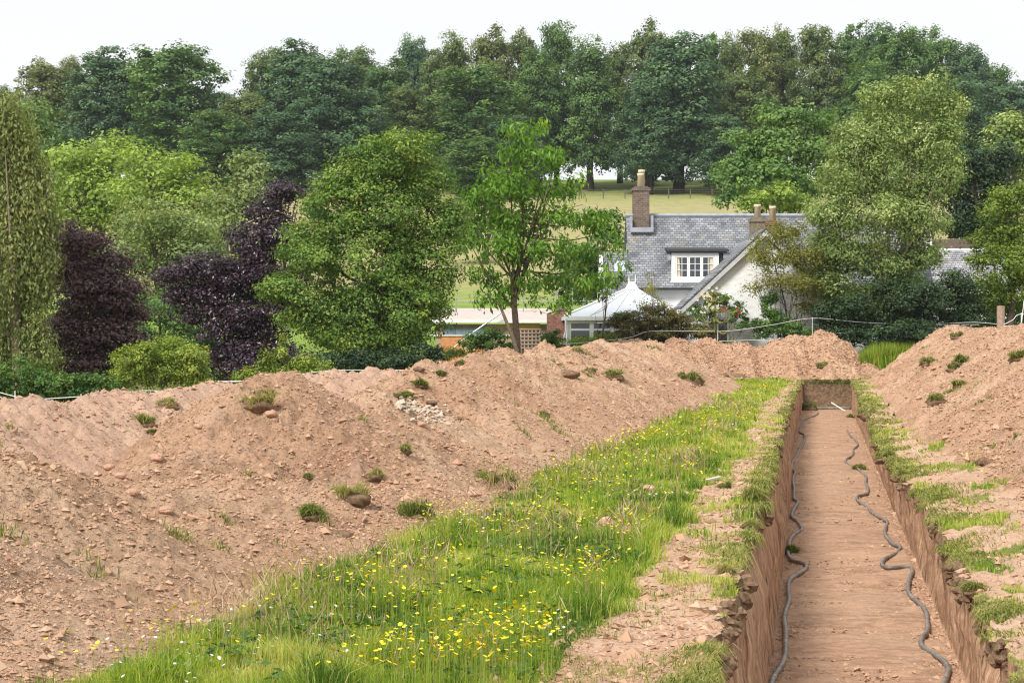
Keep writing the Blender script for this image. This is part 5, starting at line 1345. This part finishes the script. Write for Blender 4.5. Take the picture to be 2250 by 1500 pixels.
# window frame: outer frame and three casements, six panes each
wx0, wx1, wz0, wz1 = dx0 + .02, dx1 - .02, dz0 + .12, dz1 - .0
fr = MB(); y_a, y_b = Yd - .09, Yd - .003
fr.box((wx0, y_a, wz0), (wx1, y_b, wz0 + .13)).box((wx0, y_a, wz1 - .13), (wx1, y_b, wz1)).box((wx0, y_a, wz0 + .13), (wx0 + .17, y_b, wz1 - .13)).box((wx1 - .17, y_a, wz0 + .13), (wx1, y_b, wz1 - .13))
fr.box((wx0 - .06, y_a - .08, wz0 - .07), (wx1 + .06, y_b, wz0 - .002))
wfr = dpart(fr, 'window_frame', PAINT)
iw0, iw1, iz0, iz1 = wx0 + .17, wx1 - .17, wz0 + .13, wz1 - .13
w3 = (iw1 - iw0) / 3
for k in range(3):
    a, c_ = iw0 + k * w3, iw0 + (k + 1) * w3
    cs = MB(); ya, yb2 = Yd - .072, Yd - .02; t = .062
    cs.box((a + .003, ya, iz0 + .002), (a + t, yb2, iz1 - .002)).box((c_ - t, ya, iz0 + .002), (c_ - .003, yb2, iz1 - .002)).box((a + t, ya, iz0 + .002), (c_ - t, yb2, iz0 + t)).box((a + t, ya, iz1 - t), (c_ - t, yb2, iz1 - .002))
    cs.box(((a + c_) / 2 - .013, ya + .01, iz0 + t), ((a + c_) / 2 + .013, yb2 - .01, iz1 - t))
    for j in (1, 2):
        zz = iz0 + t + (iz1 - iz0 - 2 * t) * j / 3; cs.box((a + t, ya + .014, zz - .012), (c_ - t, yb2 - .012, zz + .012))
    o = dpart(cs, 'casement', PAINT)
    dpart(MB().box((a + .01, Yd - .018, iz0 + .01), (c_ - .01, Yd - .012, iz1 - .01)), 'pane', GLASS)
    if k != 1:
        xc0, xc1 = (a + .07, a + .22) if k == 0 else (c_ - .22, c_ - .07)
        dpart(MB().prism([(xc0, Yd - .026, iz0 + .06), (xc1 if k == 0 else xc0 + .03, Yd - .026, iz0 + .06), (xc1 - (.05 if k == 0 else 0), Yd - .026, iz1 - .06), (xc0, Yd - .026, iz1 - .06)], (0, .006, 0)) if k == 0 else MB().box((xc0, Yd - .026, iz0 + .06), (xc1, Yd - .020, iz1 - .06)), 'curtain', CURT)

# conservatory
PANEL = simple('opal_roof_panel', (.62, .66, .71), .35, .4, .05, 2)
cy0, cy1 = 80.2, 83.6
cx0, cx1 = (1246 - HX) / F * cy0, (1494 - HX) / F * cy0; ce_ = (HY - 695) / F * cy0
ax, ay, az = (1388 - HX) / F * 82, 82.0, (HY - 636) / F * 82
root2 = empty('conservatory', (cx0, cy0, hz), 'white framed conservatory with pyramid roof left of the cottage', 'conservatory')
b = MB(); L2 = -np.array(root2.location)
C4 = [(cx0 - .12, cy0 - .12, ce_), (cx1, cy0 - .12, ce_), (cx1, cy1, ce_), (cx0 - .12, cy1, ce_)]
A4 = [(ax - .22, ay - .1, az), (ax + .22, ay - .1, az), (ax + .22, ay + .2, az), (ax - .22, ay + .2, az)]
b.add(C4 + A4 + [(p[0], p[1], p[2] - .06) for p in C4], [(0, 1, 5, 4), (1, 2, 6, 5), (2, 3, 7, 6), (3, 0, 4, 7), (4, 5, 6, 7), (11, 10, 9, 8), (0, 8, 9, 1), (1, 9, 10, 2), (2, 10, 11, 3), (3, 11, 8, 0)])
b.build('glass_roof', PANEL, root2)
b = MB()
for i in range(4): b.tube([np.array(C4[i]) + (0, 0, .03), np.array(A4[i]) + (0, 0, .03)], .035, 6)
for t in (.2, .4, .6, .8):
    b.tube([(cx0 + (cx1 - cx0) * t, cy0 - .12, ce_ + .02), (ax - .22 + .44 * t, ay - .1, az + .02)], .022, 5)
b.build('rafters', PAINT, root2)
b = MB().box((cx0 - .18, cy0 - .18, ce_ - .16), (cx1 + .05, cy0 - .06, ce_ - .02)).box((cx0 - .18, cy0 - .06, ce_ - .16), (cx0 - .06, cy1, ce_ - .02)); b.build('gutter', PAINT, root2)
b = MB(); b.prism([(ax - .30, ay - .15, az + .0), (ax + .30, ay - .15, az + .0), (ax + .16, ay - .15, az + .22), (ax + .13, ay - .15, az + .32), (ax - .13, ay - .15, az + .32), (ax - .16, ay - .15, az + .22)], (0, .3, 0))
b.tube([(ax - .11, ay, az + .3), (ax - .11, ay, az + .62)], [.035, .01], 6); b.tube([(ax + .15, ay, az + .3), (ax + .15, ay, az + .62)], [.035, .01], 6)
b.build('finial', PAINT, root2)
b = MB()
posts = [1250, 1300, 1345, 1390, 1440, 1488]
for q in posts:
    xx = (q - HX) / F * cy0; b.box((xx - .08, cy0 - .04, hz), (xx + .08, cy0 + .06, ce_ - .12))
b.box((cx0, cy0 - .02, ce_ - .26), (cx1, cy0 + .05, ce_ - .121)); b.box((cx0, cy0 - .02, (HY - 724) / F * cy0 - .04), (cx1, cy0 + .05, (HY - 724) / F * cy0 + .04)); b.box((cx0, cy0 - .03, hz), (cx1, cy0 + .055, hz + .55))
b.box((cx0 - .02, cy0 + .06, hz), (cx0 + .06, cy1, hz + .55)); 
for yy in (81.3, 82.4, 83.5): b.box((cx0 - .02, yy, hz), (cx0 + .06, yy + .1, ce_ - .12))
b.build('frame', PAINT, root2)
b = MB()
for a, c_ in zip(posts[:-1], posts[1:]):
    b.box(((a - HX) / F * cy0 + .09, cy0 + .01, hz + .56), ((c_ - HX) / F * cy0 - .09, cy0 + .02, ce_ - .27))
b.box((cx0 + .015, cy0 + .1, hz + .56), (cx0 + .025, cy1, ce_ - .14)); b.build('pane', GLASS, root2)
dp = [P(1243, 700, 80), P(1243, 728, 80), P(1238, 745, 80), P(1231, 756, 80)]
MB().tube(dp, .045, 6).build('downpipe', PAINT, root2)

# outbuildings at the right
root3 = empty('slate_outbuilding', (17.5, 92, -1), 'slate roofed outbuilding glimpsed between birch and right edge tree', 'outbuilding')
xa, xb = (2030 - HX) / F * 92, (2230 - HX) / F * 92; za, zb3 = (HY - 553) / F * 94, (HY - 650) / F * 90.6
b = MB().prism([(xa, 91, -1.6), (xa, 91, zb3), (xa, 94, za - .2), (xa, 97, zb3), (xa, 97, -1.6)], (xb - xa, 0, 0)); b.build('wall', WALL, root3)
SLATE2 = make_slate('pale_slate', (.24, .24, .26), (.40, .40, .42), .2)
b = MB(); roof_slab(b, (xa - .2, 90.6, zb3 - .1), (xb, 90.6, zb3 - .1), (xb, 94, za - .05), (xa - .2, 94, za - .05)); b.build('roof', SLATE2, root3)
MB().tube([(xa - .2, 94, za + .06), (xb, 94, za + .06)], .10, 6).build('ridge', simple('pale_ridge', (.72, .73, .74), .7, .2, .05), root3)
xg = (2050 - HX) / F * 92
MB().box((xg - .2, 93.2, za - .4), (xg + .22, 94.2, (HY - 490) / F * 93.5)).build('chimney', WALL, root3)
root4 = empty('brown_barn', (20.5, 99, 0), 'barn with rusty brown corrugated roof behind the slate outbuilding', 'barn')
RUST = simple('rusty_sheet', (.14, .10, .085), .8, .3, .35, 8)
xa, xb = (2040 - HX) / F * 99, (2240 - HX) / F * 99
b = MB(); z1, z2 = (HY - 565) / F * 97.5, (HY - 527) / F * 100.5
n_ = 90
for i in range(n_):
    t = i / n_; xx = xa + (xb - xa) * t; w_ = (xb - xa) / n_
    b.prism([(xx, 97.5, z1), (xx + w_ * .5, 97.5, z1 + .05), (xx + w_, 97.5, z1), (xx + w_ * .5, 97.5, z1 - .04)], (0, 3, z2 - z1))
b.build('roof', RUST, root4)
MB().box((xa + .1, 97.8, 0), (xb - .1, 103, z1 - .1)).build('wall', simple('barn_board', (.12, .09, .075), .9, .1, .3), root4)

# building site left of the conservatory
ORNG = simple('orange_board', (.62, .27, .12), .8, .2, .15, 5); PLY = simple('plywood', (.60, .38, .16), .8, .2, .15, 5)
BLUG = simple('blue_grey_board', (.20, .25, .30), .8, .2, .15, 6); MEMB = simple('pale_membrane', (.55, .46, .42), .7, .2, .10, 3)
SCAF = simple('galvanised_tube', (.34, .35, .35), .4, .5, .1); SCAF.node_tree.nodes['Principled BSDF'].inputs['Metallic'].default_value = .4
Ys = 84.0
def X(px, Y=Ys): return (px - HX) / F * Y
def Zz(py, Y=Ys): return (HY - py) / F * Y
root5 = empty('timber_extension', (X(1080), Ys, hz), 'low half-built timber extension with boarded walls behind the cherry tree', 'extension')
MB().box((X(958), Ys, hz - .4), (X(1212), Ys + 4, Zz(712))).build('wall', simple('timber_frame', (.42, .30, .22), .85, .2, .3, 3), root5)
MB().prism([(X(950), Ys - .3, Zz(705)), (X(1216), Ys - .3, Zz(705)), (X(1216), Ys + 4, Zz(680, Ys + 4)), (X(950), Ys + 4, Zz(680, Ys + 4))], (0, 0, .06)).build('roof', MEMB, root5)
MB().box((X(940), Ys - .36, Zz(709)), (X(1216), Ys - .305, Zz(702))).build('fascia', PAINT, root5)
MB().box((X(975), Ys - .05, Zz(735)), (X(1000), Ys - .003, Zz(713))).box((X(1001), Ys - .07, Zz(735)), (X(1068), Ys - .003, Zz(720))).build('grey_panel', BLUG, root5)
MB().box((X(940), Ys - .1, Zz(738)), (X(1140), Ys - .004, Zz(735.5))).build('ledge', PAINT, root5)
MB().box((X(970), Ys - .05, Zz(800)), (X(1018), Ys - .003, Zz(739))).box((X(1026), Ys - .05, Zz(800)), (X(1060), Ys - .003, Zz(740))).build('orange_panel', ORNG, root5)
MB().box((X(1112), Ys - .06, Zz(722)), (X(1186), Ys - .003, Zz(710))).build('plywood_band', PLY, root5)
root6 = empty('brick_pier', (X(1225, 82), 82, hz), 'weathered red brick pier beside the conservatory', 'pier')
b = MB(); Yp = 82
b.box((X(1202, Yp), Yp + .2, hz - .3), (X(1222, Yp), Yp + .7, Zz(690, Yp))).box((X(1220, Yp), Yp, hz - .3), (X(1245, Yp), Yp + .6, Zz(682, Yp)))
b.build('brickwork', BRICKR, root6)
MB().prism([(X(1217, Yp), Yp - .04, Zz(682, Yp)), (X(1248, Yp), Yp - .04, Zz(682, Yp)), (X(1240, Yp), Yp - .04, Zz(673, Yp)), (X(1226, Yp), Yp - .04, Zz(673, Yp))], (0, .68, 0)).build('coping', BRICKO, root6)
# scaffold
root7 = empty('scaffold', (X(1000, 86), 86, hz), 'thin galvanised scaffold rails above the timber extension', 'scaffold')
Yq = 86.5
MB().tube([(X(1003, Yq), Yq, Zz(661, Yq)), (X(1322, Yq), Yq, Zz(661, Yq))], .03, 6).build('rail', SCAF, root7)
for q, tz in ((1150, 625), (1222, 612), (1226, 618), (1258, 618), (1003, 655), (1283, 655)):
    MB().tube([(X(q, Yq), Yq + .08, hz), (X(q, Yq), Yq + .08, Zz(tz, Yq))], .028, 6).build('pole', SCAF, root7)
MB().tube([(X(1040, 83.4), 83.4, Zz(730, 83.4)), (X(1100, 83.4), 83.4, Zz(688, 83.4))], .035, 6).build('brace', SCAF, root7)
b = MB().tube([(X(990, 83.2), 83.2, Zz(770, 83.2)), (X(1015, 83.2), 83.2, Zz(748, 83.2)), (X(1042, 83.2), 83.2, Zz(728, 83.2))], .03, 6)
b.build('brace', SCAF, root7)
# trellis
b = MB(); Yt = 79.5; TW = simple('trellis_wood', (.50, .40, .30), .85, .2, .15, 8)
for q in np.linspace(1144, 1186, 6): b.box((X(q, Yt) - .025, Yt, hz - .2), (X(q, Yt) + .025, Yt + .02, Zz(722, Yt)))
for q in np.linspace(723, 764, 6): b.box((X(1141, Yt), Yt - .022, Zz(q, Yt) - .025), (X(1189, Yt), Yt - .002, Zz(q, Yt) + .025))
tag(b.build('trellis', TW), 'square wooden garden trellis behind the soil ridge right of the cherry trunk', 'trellis')
MBb = MB().box((X(1146, 80.4), 80.4, hz - .2), (X(1184, 80.4), 80.9, Zz(724, 80.4)))
tag(MBb.build('log_store', simple('log_ends', (.09, .055, .045), .9, .1, .4, 10)), 'dark brown log store behind the trellis', 'log store')

# ---------------------------------------------------------------- haze
hm = bpy.data.materials.new('haze'); hm.use_nodes = True
hn = hm.node_tree; hn.nodes.remove(hn.nodes['Principled BSDF'])
pv = hn.nodes.new('ShaderNodeVolumePrincipled'); pv.inputs['Color'].default_value = (.86, .92, 1, 1); pv.inputs['Density'].default_value = .00013
hn.links.new(pv.outputs[0], hn.nodes['Material Output'].inputs['Volume'])
o = MB().box((-560, -62, -14), (620, 705, 52)).build('haze', hm)
tag(o, 'thin pale summer air between the field and the hilltop trees', kind='stuff')
add_broad()
